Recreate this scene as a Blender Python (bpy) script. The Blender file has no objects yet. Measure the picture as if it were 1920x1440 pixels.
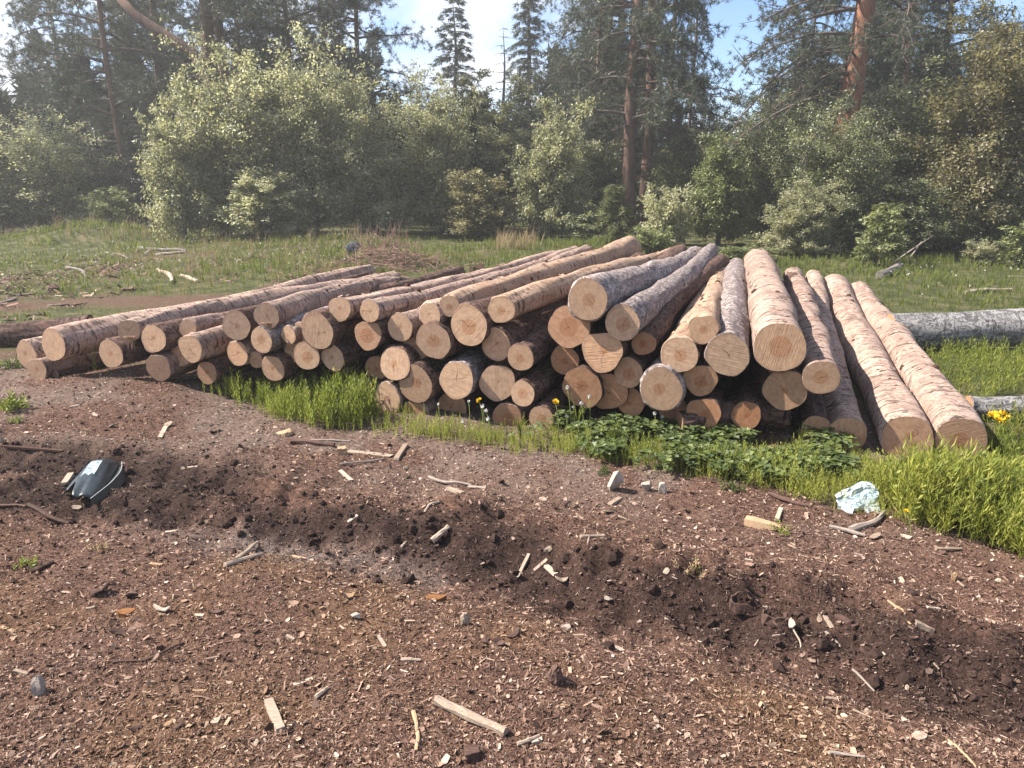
import bpy, math, random
import numpy as np
from mathutils import Vector, Matrix, Quaternion

# ------------------------------------------------------------------ camera, sky, sun, exposure
SC = bpy.context.scene
COL = SC.collection
CAM_H, PITCH, FPX = 1.60, math.radians(15.3), 1423.0          # photo is 1920 x 1440
cam_data = bpy.data.cameras.new("camera")
cam_data.sensor_width = 36.0
cam_data.lens = 36.0 * FPX / 1920.0
cam_data.clip_start, cam_data.clip_end = 0.05, 2000.0
cam = bpy.data.objects.new("camera", cam_data)
cam.location = (0, 0, CAM_H)
cam.rotation_euler = (math.pi / 2 - PITCH, 0, 0)
COL.objects.link(cam)
SC.camera = cam

SUN_DIR = Vector((-0.975, 0.11, 0.0)).normalized()           # horizontal direction towards the sun
SUN_EL = math.radians(47)
to_sun = Vector((SUN_DIR.x * math.cos(SUN_EL), SUN_DIR.y * math.cos(SUN_EL), math.sin(SUN_EL)))
sun_data = bpy.data.lights.new("sun", 'SUN')
sun_data.energy = 5.0
sun_data.angle = math.radians(0.6)
sun_data.color = (1.0, 0.93, 0.82)
sun = bpy.data.objects.new("sun", sun_data)
sun.rotation_euler = to_sun.to_track_quat('Z', 'Y').to_euler()
sun.location = to_sun * 60
COL.objects.link(sun)

world = bpy.data.worlds.new("World")
SC.world = world
world.use_nodes = True
wn, wl = world.node_tree.nodes, world.node_tree.links
wn.clear()
w_out = wn.new('ShaderNodeOutputWorld')
w_bg = wn.new('ShaderNodeBackground')
w_bg.inputs['Strength'].default_value = 0.085
sky = wn.new('ShaderNodeTexSky')
sky.sky_type = 'NISHITA'
sky.sun_disc = False
sky.sun_elevation = SUN_EL
sky.sun_rotation = math.atan2(SUN_DIR.x, SUN_DIR.y)
sky.altitude = 1500
sky.air_density, sky.dust_density, sky.ozone_density = 1.0, 0.0, 6.0
w_tc = wn.new('ShaderNodeTexCoord')
w_map = wn.new('ShaderNodeMapping')
w_map.inputs['Scale'].default_value = (1.0, 1.0, 2.2)
w_map.inputs['Location'].default_value = (0.35, 0.1, 0.2)
w_no = wn.new('ShaderNodeTexNoise')
w_no.inputs['Scale'].default_value = 2.1
w_no.inputs['Detail'].default_value = 7
w_no.inputs['Roughness'].default_value = 0.58
w_cr = wn.new('ShaderNodeValToRGB')
w_cr.color_ramp.elements[0].position, w_cr.color_ramp.elements[0].color = 0.46, (0, 0, 0, 1)
w_cr.color_ramp.elements[1].position, w_cr.color_ramp.elements[1].color = 0.60, (1, 1, 1, 1)
w_mix = wn.new('ShaderNodeMix')
w_mix.data_type = 'RGBA'
w_mix.inputs[7].default_value = (5.4, 5.6, 5.9, 1)
wl.new(w_tc.outputs['Generated'], w_map.inputs['Vector'])
wl.new(w_map.outputs[0], w_no.inputs['Vector'])
wl.new(w_no.outputs['Fac'], w_cr.inputs[0])
wl.new(w_cr.outputs[0], w_mix.inputs[0])
wl.new(sky.outputs[0], w_mix.inputs[6])
wl.new(w_mix.outputs[2], w_bg.inputs['Color'])
wl.new(w_bg.outputs[0], w_out.inputs['Surface'])

SC.view_settings.view_transform = 'Standard'
SC.view_settings.look = 'None'
SC.view_settings.exposure = 1.45
SC.view_settings.gamma = 1.0
SC.view_settings.use_curve_mapping = False
SC.render.engine = 'CYCLES'
SC.cycles.use_denoising = True
SC.cycles.max_bounces = 6
SC.cycles.diffuse_bounces = 3
SC.cycles.transmission_bounces = 4
SC.cycles.transparent_max_bounces = 6

# ------------------------------------------------------------------ helpers
CP, SP = math.cos(PITCH), math.sin(PITCH)


def ray(u, v):
    x, y, z = (u - 960) / FPX, 1.0, -(v - 720) / FPX
    return np.array([x, y * CP + z * SP, -y * SP + z * CP])


def depth_of(p):                                              # distance along the camera axis
    return p[1] * CP - (p[2] - CAM_H) * SP


def flat(u, v, z=0.0):
    d = ray(u, v)
    t = (z - CAM_H) / d[2]
    return np.array([d[0] * t, d[1] * t, z])


def column(u, Y):                                             # x of image column u at ground distance Y
    return (u - 960) / FPX * (Y * CP + CAM_H * SP)


def height_of(v, Y):
    d = ray(960, v)
    return CAM_H + d[2] / d[1] * Y


def vnoise(x, y, seed=0):
    x = np.asarray(x, float); y = np.asarray(y, float)
    xi, yi = np.floor(x).astype(np.int64), np.floor(y).astype(np.int64)
    fx, fy = x - xi, y - yi
    fx, fy = fx * fx * (3 - 2 * fx), fy * fy * (3 - 2 * fy)

    def h(a, b):
        n = (a * 374761393 + b * 668265263 + seed * 1442695041) & 0xFFFFFFFF
        n = ((n ^ (n >> 13)) * 1274126177) & 0xFFFFFFFF
        n = n ^ (n >> 16)
        return (n & 0xFFFF) / 65535.0
    return (h(xi, yi) * (1 - fx) + h(xi + 1, yi) * fx) * (1 - fy) + (h(xi, yi + 1) * (1 - fx) + h(xi + 1, yi + 1) * fx) * fy


def sstep(a, b, x):
    t = np.clip((np.asarray(x, float) - a) / (b - a), 0, 1)
    return t * t * (3 - 2 * t)


def np_mesh(name, V, Fs, mat=None, smooth=False):
    """V (n,3); Fs list of int arrays (m,k)"""
    me = bpy.data.meshes.new(name)
    V = np.asarray(V, np.float32)
    Fs = [np.asarray(F, np.int32) for F in Fs if len(F)]
    me.vertices.add(len(V))
    me.vertices.foreach_set('co', V.ravel())
    nl = sum(F.size for F in Fs); npoly = sum(len(F) for F in Fs)
    me.loops.add(nl); me.polygons.add(npoly)
    me.loops.foreach_set('vertex_index', np.concatenate([F.ravel() for F in Fs]))
    st, base = [], 0
    for F in Fs:
        st.append(base + np.arange(len(F)) * F.shape[1]); base += F.size
    me.polygons.foreach_set('loop_start', np.concatenate(st).astype(np.int32))
    me.polygons.foreach_set('use_smooth', np.full(npoly, smooth, bool))
    me.update(calc_edges=True)
    if mat:
        me.materials.append(mat)
    return me


def link(name, me, parent=None):
    o = bpy.data.objects.new(name, me)
    COL.objects.link(o)
    if parent is not None:
        o.parent = parent
    return o


def tag(o, label=None, cat=None, group=None, kind=None):
    if label: o['label'] = label
    if cat: o['category'] = cat
    if group: o['group'] = group
    if kind: o['kind'] = kind
    return o


def replicate(T, F, pos, R, S):
    """template verts T (k,3), faces F list, pos (N,3), R (N,3,3), S (N,3) -> V, Fs"""
    N, k = len(pos), len(T)
    V = np.einsum('nij,nkj->nki', R, T[None] * S[:, None, :]) + pos[:, None, :]
    off = (np.arange(N) * k)[:, None, None]
    return V.reshape(-1, 3), [(f[None] + off).reshape(-1, f.shape[1]) for f in F]


def merge(parts):
    Vs, Fd, base = [], {}, 0
    for V, Fs in parts:
        for F in Fs:
            if len(F): Fd.setdefault(F.shape[1], []).append(np.asarray(F) + base)
        Vs.append(V); base += len(V)
    return np.concatenate(Vs), [np.concatenate(f) for f in Fd.values()]


def rot_zyx(yaw, pitch, roll):
    cy, sy, cp, sp, cr, sr = np.cos(yaw), np.sin(yaw), np.cos(pitch), np.sin(pitch), np.cos(roll), np.sin(roll)
    R = np.empty((len(yaw), 3, 3))
    R[:, 0] = np.stack([cy * cp, cy * sp * sr - sy * cr, cy * sp * cr + sy * sr], 1)
    R[:, 1] = np.stack([sy * cp, sy * sp * sr + cy * cr, sy * sp * cr - cy * sr], 1)
    R[:, 2] = np.stack([-sp, cp * sr, cp * cr], 1)
    return R


def frame_from(d, rng, spin=True):
    """(N,3) unit dirs -> rotation matrices whose columns are x=d, y, z"""
    up = np.where(np.abs(d[:, 2:3]) > 0.95, np.array([[1.0, 0, 0]]), np.array([[0, 0, 1.0]]))
    y = np.cross(up, d); y /= np.linalg.norm(y, axis=1, keepdims=True)
    z = np.cross(d, y)
    if spin:
        a = rng.uniform(0, 2 * np.pi, len(d))[:, None]
        y, z = y * np.cos(a) + z * np.sin(a), z * np.cos(a) - y * np.sin(a)
    return np.stack([d, y, z], 2)


def tubes(segs, n=5):
    """segs list of (p0,p1,r0,r1) -> V, [F]"""
    if not len(segs): return np.zeros((0, 3)), []
    P0 = np.array([s[0] for s in segs]); P1 = np.array([s[1] for s in segs])
    r0 = np.array([s[2] for s in segs]); r1 = np.array([s[3] for s in segs])
    d = P1 - P0; d /= np.maximum(np.linalg.norm(d, axis=1, keepdims=True), 1e-9)
    up = np.where(np.abs(d[:, 2:3]) > 0.95, np.array([[1.0, 0, 0]]), np.array([[0, 0, 1.0]]))
    y = np.cross(up, d); y /= np.linalg.norm(y, axis=1, keepdims=True)
    z = np.cross(d, y)
    a = np.arange(n) * 2 * np.pi / n
    ring = y[:, None] * np.cos(a)[None, :, None] + z[:, None] * np.sin(a)[None, :, None]
    A = P0[:, None] + ring * r0[:, None, None]; B = P1[:, None] + ring * r1[:, None, None]
    V = np.concatenate([A, B], 1).reshape(-1, 3)
    i = np.arange(n); j = (i + 1) % n
    f = np.stack([i, j, j + n, i + n], 1)
    F = (f[None] + (np.arange(len(segs)) * 2 * n)[:, None, None]).reshape(-1, 4)
    return V, [F]


def poly_tube(pts, rad, n=8, cap=True):
    pts = np.asarray(pts, float); m = len(pts)
    rad = np.broadcast_to(rad, (m,))
    t = np.gradient(pts, axis=0); t /= np.maximum(np.linalg.norm(t, axis=1, keepdims=True), 1e-9)
    ref = np.array([0, 0, 1.0]) if abs(t[:, 2]).mean() < 0.8 else np.array([1.0, 0, 0])
    y = np.cross(ref[None], t); y /= np.linalg.norm(y, axis=1, keepdims=True)
    z = np.cross(t, y)
    a = np.arange(n) * 2 * np.pi / n
    V = (pts[:, None] + (y[:, None] * np.cos(a)[None, :, None] + z[:, None] * np.sin(a)[None, :, None]) * rad[:, None, None]).reshape(-1, 3)
    i = np.arange(n); j = (i + 1) % n
    F = np.concatenate([np.stack([i, j, j + n, i + n], 1) + k * n for k in range(m - 1)])
    Fs = [F]
    if cap:
        Fs.append(np.array([np.arange(n)[::-1], np.arange(n) + (m - 1) * n]))
    return V, Fs


# ------------------------------------------------------------------ material helper
class NB:
    def __init__(self, name):
        self.m = bpy.data.materials.new(name)
        self.m.use_nodes = True
        self.t = self.m.node_tree
        self.t.nodes.clear()
        self.out = self.t.nodes.new('ShaderNodeOutputMaterial')

    def n(self, typ, props=None, **ins):
        nd = self.t.nodes.new('ShaderNode' + typ)
        for k, v in (props or {}).items():
            setattr(nd, k, v)
        for k, v in ins.items():
            key = int(k[1:]) if k[0] == 'i' and k[1:].isdigit() else k.replace('_', ' ')
            self.set(nd.inputs[key], v)
        return nd

    def set(self, sock, v):
        if isinstance(v, bpy.types.NodeSocket):
            self.t.links.new(v, sock)
        elif isinstance(v, bpy.types.Node):
            self.t.links.new(v.outputs[0], sock)
        else:
            if isinstance(v, tuple) and len(v) == 3 and sock.type == 'RGBA': v = (*v, 1)
            sock.default_value = v

    def math(self, op, a, b=0.0, c=0.0, clamp=False):
        return self.n('Math', {'operation': op, 'use_clamp': clamp}, i0=a, i1=b, i2=c).outputs[0]

    def mix(self, f, a, b, blend='MIX'):
        nd = self.n('Mix', {'data_type': 'RGBA', 'blend_type': blend})
        self.set(nd.inputs[0], f); self.set(nd.inputs[6], a); self.set(nd.inputs[7], b)
        return nd.outputs[2]

    def noise(self, vec, scale, detail=4, rough=0.55, dist=0.0):
        nd = self.n('TexNoise', None, Scale=scale, Detail=detail, Roughness=rough, Distortion=dist)
        if vec is not None: self.set(nd.inputs['Vector'], vec)
        return nd.outputs['Fac']

    def ramp(self, f, stops):
        nd = self.n('ValToRGB')
        e = nd.color_ramp.elements
        while len(e) < len(stops): e.new(0.5)
        for el, (p, c) in zip(e, stops):
            el.position = p
            el.color = (*c, 1) if isinstance(c, tuple) else (c, c, c, 1)
        self.set(nd.inputs[0], f)
        return nd.outputs[0]

    def vscale(self, vec, s):
        return self.n('Mapping', None, Vector=vec, Scale=s).outputs[0]

    def bump(self, h, strength=0.5, dist=0.01):
        return self.n('Bump', None, Height=h, Strength=strength, Distance=dist).outputs[0]

    def surf(self, color, rough=0.85, normal=None, spec=0.2):
        b = self.n('BsdfPrincipled', None, Base_Color=color, Roughness=rough)
        self.set(b.inputs['Specular IOR Level'], spec)
        if normal is not None: self.set(b.inputs['Normal'], normal)
        self.t.links.new(b.outputs[0], self.out.inputs['Surface'])
        return self.m


def leaf_mat(name, stops, trans=0.35, tcol=1.5, clump=0.6, gloss=0.12):
    """leaf colour varies leaf by leaf and a little between clumps"""
    b = NB(name)
    g = b.n('NewGeometry')
    oi = b.n('ObjectInfo')
    tc = b.n('TexCoord')
    cl = b.noise(tc.outputs['Object'], 0.9, 2)
    f = b.math('ADD', b.math('MULTIPLY', g.outputs['Random Per Island'], 0.75),
               b.math('MULTIPLY', b.math('SUBTRACT', cl, 0.35), clump))
    f = b.math('ADD', f, b.math('MULTIPLY', b.math('SUBTRACT', oi.outputs['Random'], 0.5), 0.2), clamp=True)
    c = b.ramp(f, stops)
    d = b.n('BsdfDiffuse', None, Color=c)
    tcx = b.mix(1.0, c, (tcol, tcol * 1.03, tcol * 0.74), 'MULTIPLY')
    t = b.n('BsdfTranslucent', None, Color=tcx)
    m = b.n('MixShader', None, i0=trans, i1=d.outputs[0], i2=t.outputs[0])
    gl = b.n('BsdfGlossy', None, Color=(0.9, 0.95, 0.85), Roughness=0.55)
    lw = b.n('LayerWeight', None, Blend=0.25)
    m2 = b.n('MixShader', None, i0=b.math('MULTIPLY', lw.outputs['Fresnel'], gloss), i1=m.outputs[0], i2=gl.outputs[0])
    b.t.links.new(m2.outputs[0], b.out.inputs['Surface'])
    return b.m


def simple_mat(name, c1, c2, scale=20, rough=0.85, stretch=(1, 1, 1), bump=0.3, dist=0.004, spec=0.2, isl=0.0):
    b = NB(name)
    tc = b.n('TexCoord')
    v = b.vscale(tc.outputs['Object'], stretch)
    n1 = b.noise(v, scale, 5, 0.6)
    n2 = b.noise(v, scale * 4.3, 3, 0.6)
    f = b.math('ADD', b.math('MULTIPLY', n1, 0.7), b.math('MULTIPLY', n2, 0.3))
    if isl:
        g = b.n('NewGeometry'); oi = b.n('ObjectInfo')
        f = b.math('ADD', f, b.math('MULTIPLY', b.math('SUBTRACT', b.math('FRACT', b.math('ADD', g.outputs['Random Per Island'], oi.outputs['Random'])), 0.5), isl))
    c = b.ramp(f, [(0.3, c1), (0.7, c2)])
    return b.surf(c, rough, b.bump(f, bump, dist), spec)


# ------------------------------------------------------------------ the log pile's front line and the ground's height
PL, PR = flat(75, 722), flat(1800, 858)
FD = (PR - PL)[:2]; FD /= np.linalg.norm(FD)                   # along the front of the pile, to the right
FN = np.array([-FD[1], FD[0]])                                 # into the pile (away from the camera)


def front_s(x, y):                                             # metres behind the pile's front line (negative: in front)
    return (x - PL[0]) * FN[0] + (y - PL[1]) * FN[1]


RUT = np.array([flat(u, v)[:2] for u, v in [(-1500, 905), (-600, 925), (0, 955), (330, 985), (500, 1005), (660, 1030), (800, 1050), (1050, 1120),
                                            (1300, 1190), (1600, 1265), (1920, 1335), (2500, 1470)]])
RUT2 = np.array([flat(u, v)[:2] for u, v in [(-900, 830), (-200, 850), (0, 862), (140, 868), (300, 890), (420, 915)]])
RUT3 = np.array([flat(u, v)[:2] for u, v in [(900, 1000), (1050, 1090), (1200, 1120), (1400, 1140), (1600, 1165)]])


def rut_sd(x, y, L):
    best = np.full(np.shape(x), 1e9); sg = np.zeros(np.shape(x)); tt = np.zeros(np.shape(x))
    for i in range(len(L) - 1):
        a, b = L[i], L[i + 1]
        ab = b - a; l2 = ab @ ab
        t = np.clip(((x - a[0]) * ab[0] + (y - a[1]) * ab[1]) / l2, 0, 1)
        dx, dy = x - a[0] - t * ab[0], y - a[1] - t * ab[1]
        d = np.hypot(dx, dy)
        s = np.where(ab[0] * dy - ab[1] * dx > 0, 1, -1)       # +: far side
        m = d < best
        best = np.where(m, d, best); sg = np.where(m, s, sg); tt = np.where(m, (i + t) / (len(L) - 1), tt)
    return best * sg, best, tt


BED = flat(176, 908)


def mulch_mask(x, y):
    """1 on the bare mulch in front of the pile"""
    s = front_s(x, y)
    return 1 - sstep(0.3, 1.4, s + 0.5 * (vnoise(x * 1.1, y * 1.1, 5) - 0.5))


def height(x, y):
    x = np.asarray(x, float); y = np.asarray(y, float)
    r = np.hypot(x, y)
    z = 0.30 * (vnoise(x / 5.0 + 3, y / 5.0, 1) - 0.45) * sstep(11, 19, y)
    z += 0.10 * (vnoise(x / 1.3, y / 1.3, 2) - 0.5) * sstep(8.5, 13, y + np.abs(x) * 0.3)
    z += 0.55 * np.exp(-(((x + 10.5) / 1.9) ** 2 + ((y - 19.5) / 1.6) ** 2))      # grassy mound on the left
    z += 0.035 * (vnoise(x / 0.2, y / 0.2, 3) - 0.5) * sstep(8, 11, y)
    z += 0.085 * np.exp(-(((x + 3.05) / 0.95) ** 4 + ((y - 5.45) / 0.55) ** 2))     # low mound of chips at the pile's left foot
    m = mulch_mask(x, y)
    mp = m * sstep(60, 20, r)
    sd, ad, tt = rut_sd(x, y, RUT)
    w = 0.65 + 0.6 * vnoise(tt * 31, tt * 0 + 2, 9)
    z += m * (-0.060 * w * np.exp(-(ad / 0.17) ** 2) + 0.045 * w * np.exp(-((sd - 0.34) / 0.17) ** 2) + 0.02 * np.exp(-((sd + 0.5) / 0.25) ** 2))
    clod = np.exp(-((sd - 0.25) / 0.35) ** 2)
    sd2, ad2, _ = rut_sd(x, y, RUT2)
    z += m * (-0.07 * np.exp(-(ad2 / 0.16) ** 2) + 0.05 * np.exp(-((sd2 - 0.3) / 0.17) ** 2))
    clod = np.maximum(clod, np.exp(-((sd2) / 0.3) ** 2))
    sd3, ad3, _ = rut_sd(x, y, RUT3)
    z += m * (-0.05 * np.exp(-(ad3 / 0.14) ** 2) + 0.04 * np.exp(-((sd3 - 0.26) / 0.16) ** 2))
    clod = np.maximum(clod, 0.8 * np.exp(-((sd3) / 0.25) ** 2))
    z += mp * 0.05 * (vnoise(x / 0.55, y / 0.55, 11) - 0.5)
    z += mp * (0.022 + 0.03 * clod) * (vnoise(x / 0.17 + 7, y / 0.17, 12) - 0.5)
    z += mp * (0.014 + 0.05 * clod) * (vnoise(x / 0.075 + 7, y / 0.075, 13) - 0.5)
    z += mp * (0.010 + 0.016 * clod) * (vnoise(x / 0.035, y / 0.035, 14) - 0.5)
    bed = np.exp(-(((x - BED[0]) ** 2 + (y - BED[1]) ** 2) / 0.23 ** 2) ** 2)
    z = z * (1 - bed) + (-0.035 + 0.25 * (z + 0.035)) * bed          # the hollow the plastic cover lies in
    return z


def wet_shade_mask(x, y):  # damp soil, with the shade of the rut banks painted in
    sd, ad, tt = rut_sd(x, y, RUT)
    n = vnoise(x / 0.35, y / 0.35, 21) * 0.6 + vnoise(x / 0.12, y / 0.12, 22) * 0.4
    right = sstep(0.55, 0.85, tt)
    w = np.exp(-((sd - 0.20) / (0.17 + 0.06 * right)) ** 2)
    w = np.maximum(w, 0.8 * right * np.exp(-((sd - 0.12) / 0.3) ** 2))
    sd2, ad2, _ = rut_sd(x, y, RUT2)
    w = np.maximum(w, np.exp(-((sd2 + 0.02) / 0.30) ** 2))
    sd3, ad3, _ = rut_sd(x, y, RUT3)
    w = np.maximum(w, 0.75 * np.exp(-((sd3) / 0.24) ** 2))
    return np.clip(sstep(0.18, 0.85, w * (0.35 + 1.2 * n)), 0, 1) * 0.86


def grey_mask(x, y):
    sd, ad, tt = rut_sd(x, y, RUT)
    g = np.exp(-((sd + 0.02) / 0.13) ** 2) * sstep(0.2, 0.36, tt) * (1 - sstep(0.53, 0.58, tt))
    return np.clip(g * (0.5 + vnoise(x / 0.1, y / 0.1, 25)), 0, 1)


def rust_mask(x, y):
    n = vnoise(x / 0.5, y / 0.5, 31) * 0.6 + vnoise(x / 0.17, y / 0.17, 32) * 0.4
    sd, ad, tt = rut_sd(x, y, RUT)
    return sstep(0.25, 0.85, n) * 0.6 * sstep(0.0, -0.25, sd)


def dry_mask(x, y):
    s = front_s(x, y)
    n = vnoise(x / 0.6, y / 0.6, 41) * 0.6 + vnoise(x / 0.2, y / 0.2, 42) * 0.4
    return sstep(-1.6, -0.7, s) * sstep(0.3, 0.6, n)


def ground(u, v):
    """point of the ground seen at photo pixel (u,v)"""
    d = ray(u, v); z = 0.0
    for _ in range(6):
        t = (z - CAM_H) / d[2]
        z = float(height(d[0] * t, d[1] * t))
    return np.array([d[0] * t, d[1] * t, z])


def in_poly(px, py, P):
    P = np.asarray(P); c = np.zeros(len(px), bool); j = len(P) - 1
    for i in range(len(P)):
        a, b = P[i], P[j]
        k = ((a[1] > py) != (b[1] > py))
        with np.errstate(divide='ignore', invalid='ignore'):
            xx = (b[0] - a[0]) * (py - a[1]) / (b[1] - a[1]) + a[0]
        c ^= k & (px < xx)
        j = i
    return c


def scatter(poly_px, n, rng):
    P = np.array([flat(u, v)[:2] for u, v in poly_px])
    lo, hi = P.min(0), P.max(0)
    out = []
    tot = 0
    while tot < n:
        q = rng.uniform(lo, hi, (max(n, 500) * 2, 2))
        q = q[in_poly(q[:, 0], q[:, 1], P)]
        out.append(q); tot += len(q)
    return np.concatenate(out)[:n]


RNG = np.random.default_rng(11)

# ------------------------------------------------------------------ materials: ground
def ground_material():
    b = NB("forest_ground")
    tc = b.n('TexCoord').outputs['Object']
    at = lambda nm: b.n('Attribute', {'attribute_name': nm}).outputs['Fac']
    n1 = b.noise(tc, 3.0, 6, 0.65)
    n2 = b.noise(tc, 38.0, 5, 0.7)
    n3 = b.noise(tc, 130.0, 4, 0.7)
    sp = b.math('ADD', b.math('MULTIPLY', n2, 0.5), b.math('MULTIPLY', n3, 0.5))
    mul = b.ramp(sp, [(0.33, (0.026, 0.015, 0.012)), (0.5, (0.110, 0.061, 0.044)), (0.66, (0.27, 0.168, 0.122))])
    mul = b.mix(b.math('MULTIPLY', n1, 0.5), mul, b.mix(1.0, mul, (0.55, 0.5, 0.48), 'MULTIPLY'))
    dry = b.ramp(sp, [(0.33, (0.055, 0.038, 0.031)), (0.55, (0.165, 0.115, 0.092)), (0.68, (0.30, 0.23, 0.19))])
    rust = b.ramp(sp, [(0.34, (0.035, 0.018, 0.010)), (0.52, (0.14, 0.075, 0.038)), (0.68, (0.29, 0.18, 0.10))])
    grey = b.ramp(sp, [(0.35, (0.06, 0.050, 0.046)), (0.6, (0.20, 0.170, 0.155)), (0.7, (0.34, 0.30, 0.275))])
    wet_shade = b.ramp(sp, [(0.36, (0.010, 0.006, 0.0055)), (0.55, (0.032, 0.019, 0.016)), (0.68, (0.095, 0.062, 0.052))])  # damp earth colour, darkened further to paint in the banks' shade
    turf = b.ramp(b.math('ADD', b.math('MULTIPLY', n1, 0.6), b.math('MULTIPLY', n2, 0.4)),
                  [(0.36, (0.022, 0.026, 0.010)), (0.5, (0.06, 0.066, 0.026)), (0.62, (0.15, 0.12, 0.07))])
    c = b.mix(at('dry'), mul, dry)
    c = b.mix(at('rust'), c, rust)
    c = b.mix(b.math('MULTIPLY', at('grey'), 0.6), c, grey)
    c = b.mix(at('wet_shade'), c, wet_shade)
    c = b.mix(at('turf'), c, turf)
    c = b.mix(b.math('MULTIPLY', at('bare'), 0.85), c, mul)
    nb = b.bump(sp, 0.9, 0.018)
    return b.surf(c, 0.95, nb, 0.12)


def axis(core_lo, core_hi, step, outer, growth=1.09):
    a = list(np.arange(core_lo, core_hi, step))
    s = step
    while a[-1] < outer: s *= growth; a.append(a[-1] + s)
    s = step; lo = []
    p = core_lo
    while p > -outer: s *= growth; p -= s; lo.append(p)
    return np.array(lo[::-1] + a)


def build_ground():
    xs = axis(-3.6, 3.4, 0.027, 240)
    ys = axis(1.45, 5.2, 0.026, 240)
    X, Y = np.meshgrid(xs, ys, indexing='ij')
    Z = height(X, Y)
    V = np.stack([X, Y, Z], 2).reshape(-1, 3)
    nx, ny = len(xs), len(ys)
    i = np.arange((nx - 1) * (ny - 1)); ix, iy = i // (ny - 1), i % (ny - 1)
    q = ix * ny + iy
    F = np.stack([q, q + ny, q + ny + 1, q + 1], 1)
    me = np_mesh("ground", V, [F], ground_material(), True)
    x, y = V[:, 0], V[:, 1]
    m = mulch_mask(x, y)
    bare = sstep(0.42, 0.60, vnoise(x / 2.4, y / 1.1, 51) * 0.6 + vnoise(x / 0.7, y / 0.5, 52) * 0.4) * sstep(-1.0, -2.5, x - (y - 9) * 0.2) * sstep(20.0, 13.5, y)
    for nm, val in (('wet_shade', wet_shade_mask(x, y) * m), ('grey', grey_mask(x, y) * m), ('rust', rust_mask(x, y) * m * 0.85),
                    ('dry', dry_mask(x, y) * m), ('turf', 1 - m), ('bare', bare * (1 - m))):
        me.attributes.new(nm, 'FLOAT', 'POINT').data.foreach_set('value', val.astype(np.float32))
    tag(link("ground", me), "bare bark covered earth running into a grassy clearing", None, None, 'structure')


build_ground()

# ------------------------------------------------------------------ materials: wood and leaves
def bark_material(name, light, mid, dark, crackw=0.5, flake=0.0, warm=(0.34, 0.165, 0.10), moss=0.0):
    b = NB(name)
    tc = b.n('TexCoord').outputs['Object']
    oi = b.n('ObjectInfo').outputs['Random']
    s = b.n('SeparateXYZ', None, Vector=tc)
    ang = b.math('ARCTAN2', s.outputs[1], s.outputs[0])
    th = b.math('MULTIPLY', ang, 0.14)
    zz = b.math('ADD', s.outputs[2], b.math('MULTIPLY', oi, 40))
    cy = b.n('CombineXYZ', None, X=th, Y=zz, Z=b.math('MULTIPLY', oi, 17)).outputs[0]
    big = b.noise(b.vscale(cy, (2.0, 1.0, 1)), 2.2, 4, 0.6)
    fine = b.noise(cy, 70, 4, 0.65)
    spk = b.noise(b.vscale(cy, (1.0, 1.7, 1)), 34, 3, 0.6)
    # short dark transverse cracks
    cr = b.noise(b.vscale(cy, (6, 26, 1)), 1.0, 4, 0.66, 0.7)
    cr2 = b.noise(b.vscale(cy, (4, 60, 1)), 1.0, 2, 0.5, 0.3)
    crack = b.math('MAXIMUM', b.ramp(cr, [(0.60 - 0.05 * crackw, 0.0), (0.68 - 0.05 * crackw, 1.0)]),
                   b.math('MULTIPLY', b.ramp(cr2, [(0.66, 0.0), (0.70, 1.0)]), 0.8))
    base = b.ramp(b.math('ADD', b.math('MULTIPLY', big, 0.6), b.math('MULTIPLY', fine, 0.4)), [(0.36, mid), (0.58, light)])
    base = b.mix(b.math('MULTIPLY', b.ramp(b.noise(cy, 3.1, 3), [(0.56, 0.0), (0.72, 1.0)]), 0.32), base, warm)
    base = b.mix(b.math('MULTIPLY', b.ramp(spk, [(0.53, 0.0), (0.62, 1.0)]), 0.62), base, dark)
    blot = b.noise(b.vscale(cy, (1.6, 0.8, 1)), 5.5, 5, 0.65)
    base = b.mix(b.math('MULTIPLY', b.ramp(blot, [(0.5, 0.0), (0.66, 1.0)]), 0.55), base, b.mix(0.35, mid, dark))
    col = b.mix(b.math('MULTIPLY', crack, 0.88), base, dark)
    h = b.math('SUBTRACT', b.math('MULTIPLY', fine, 0.5), b.math('MULTIPLY', crack, 0.6))
    if flake:
        fl = b.n('TexVoronoi', {'feature': 'F1'}, Vector=b.vscale(cy, (1.0, 0.55, 1)), Scale=34.0, Randomness=1.0)
        fn = b.noise(b.vscale(cy, (1.0, 0.42, 1)), 30, 4, 0.72, 0.8)
        fm = b.ramp(fn, [(0.575 - 0.08 * flake, 0.0), (0.60 - 0.08 * flake, 1.0)])
        col = b.mix(b.math('MULTIPLY', fm, 0.92), col, b.mix(fl.outputs['Distance'], dark, mid))
        h = b.math('SUBTRACT', h, b.math('MULTIPLY', fm, 0.9))
    col = b.mix(1.0, col, b.ramp(oi, [(0.0, (0.86, 0.84, 0.84)), (1.0, (1.1, 1.08, 1.06))]), 'MULTIPLY')
    return b.surf(col, 0.9, b.bump(h, 0.8, 0.008), 0.15)


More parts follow.
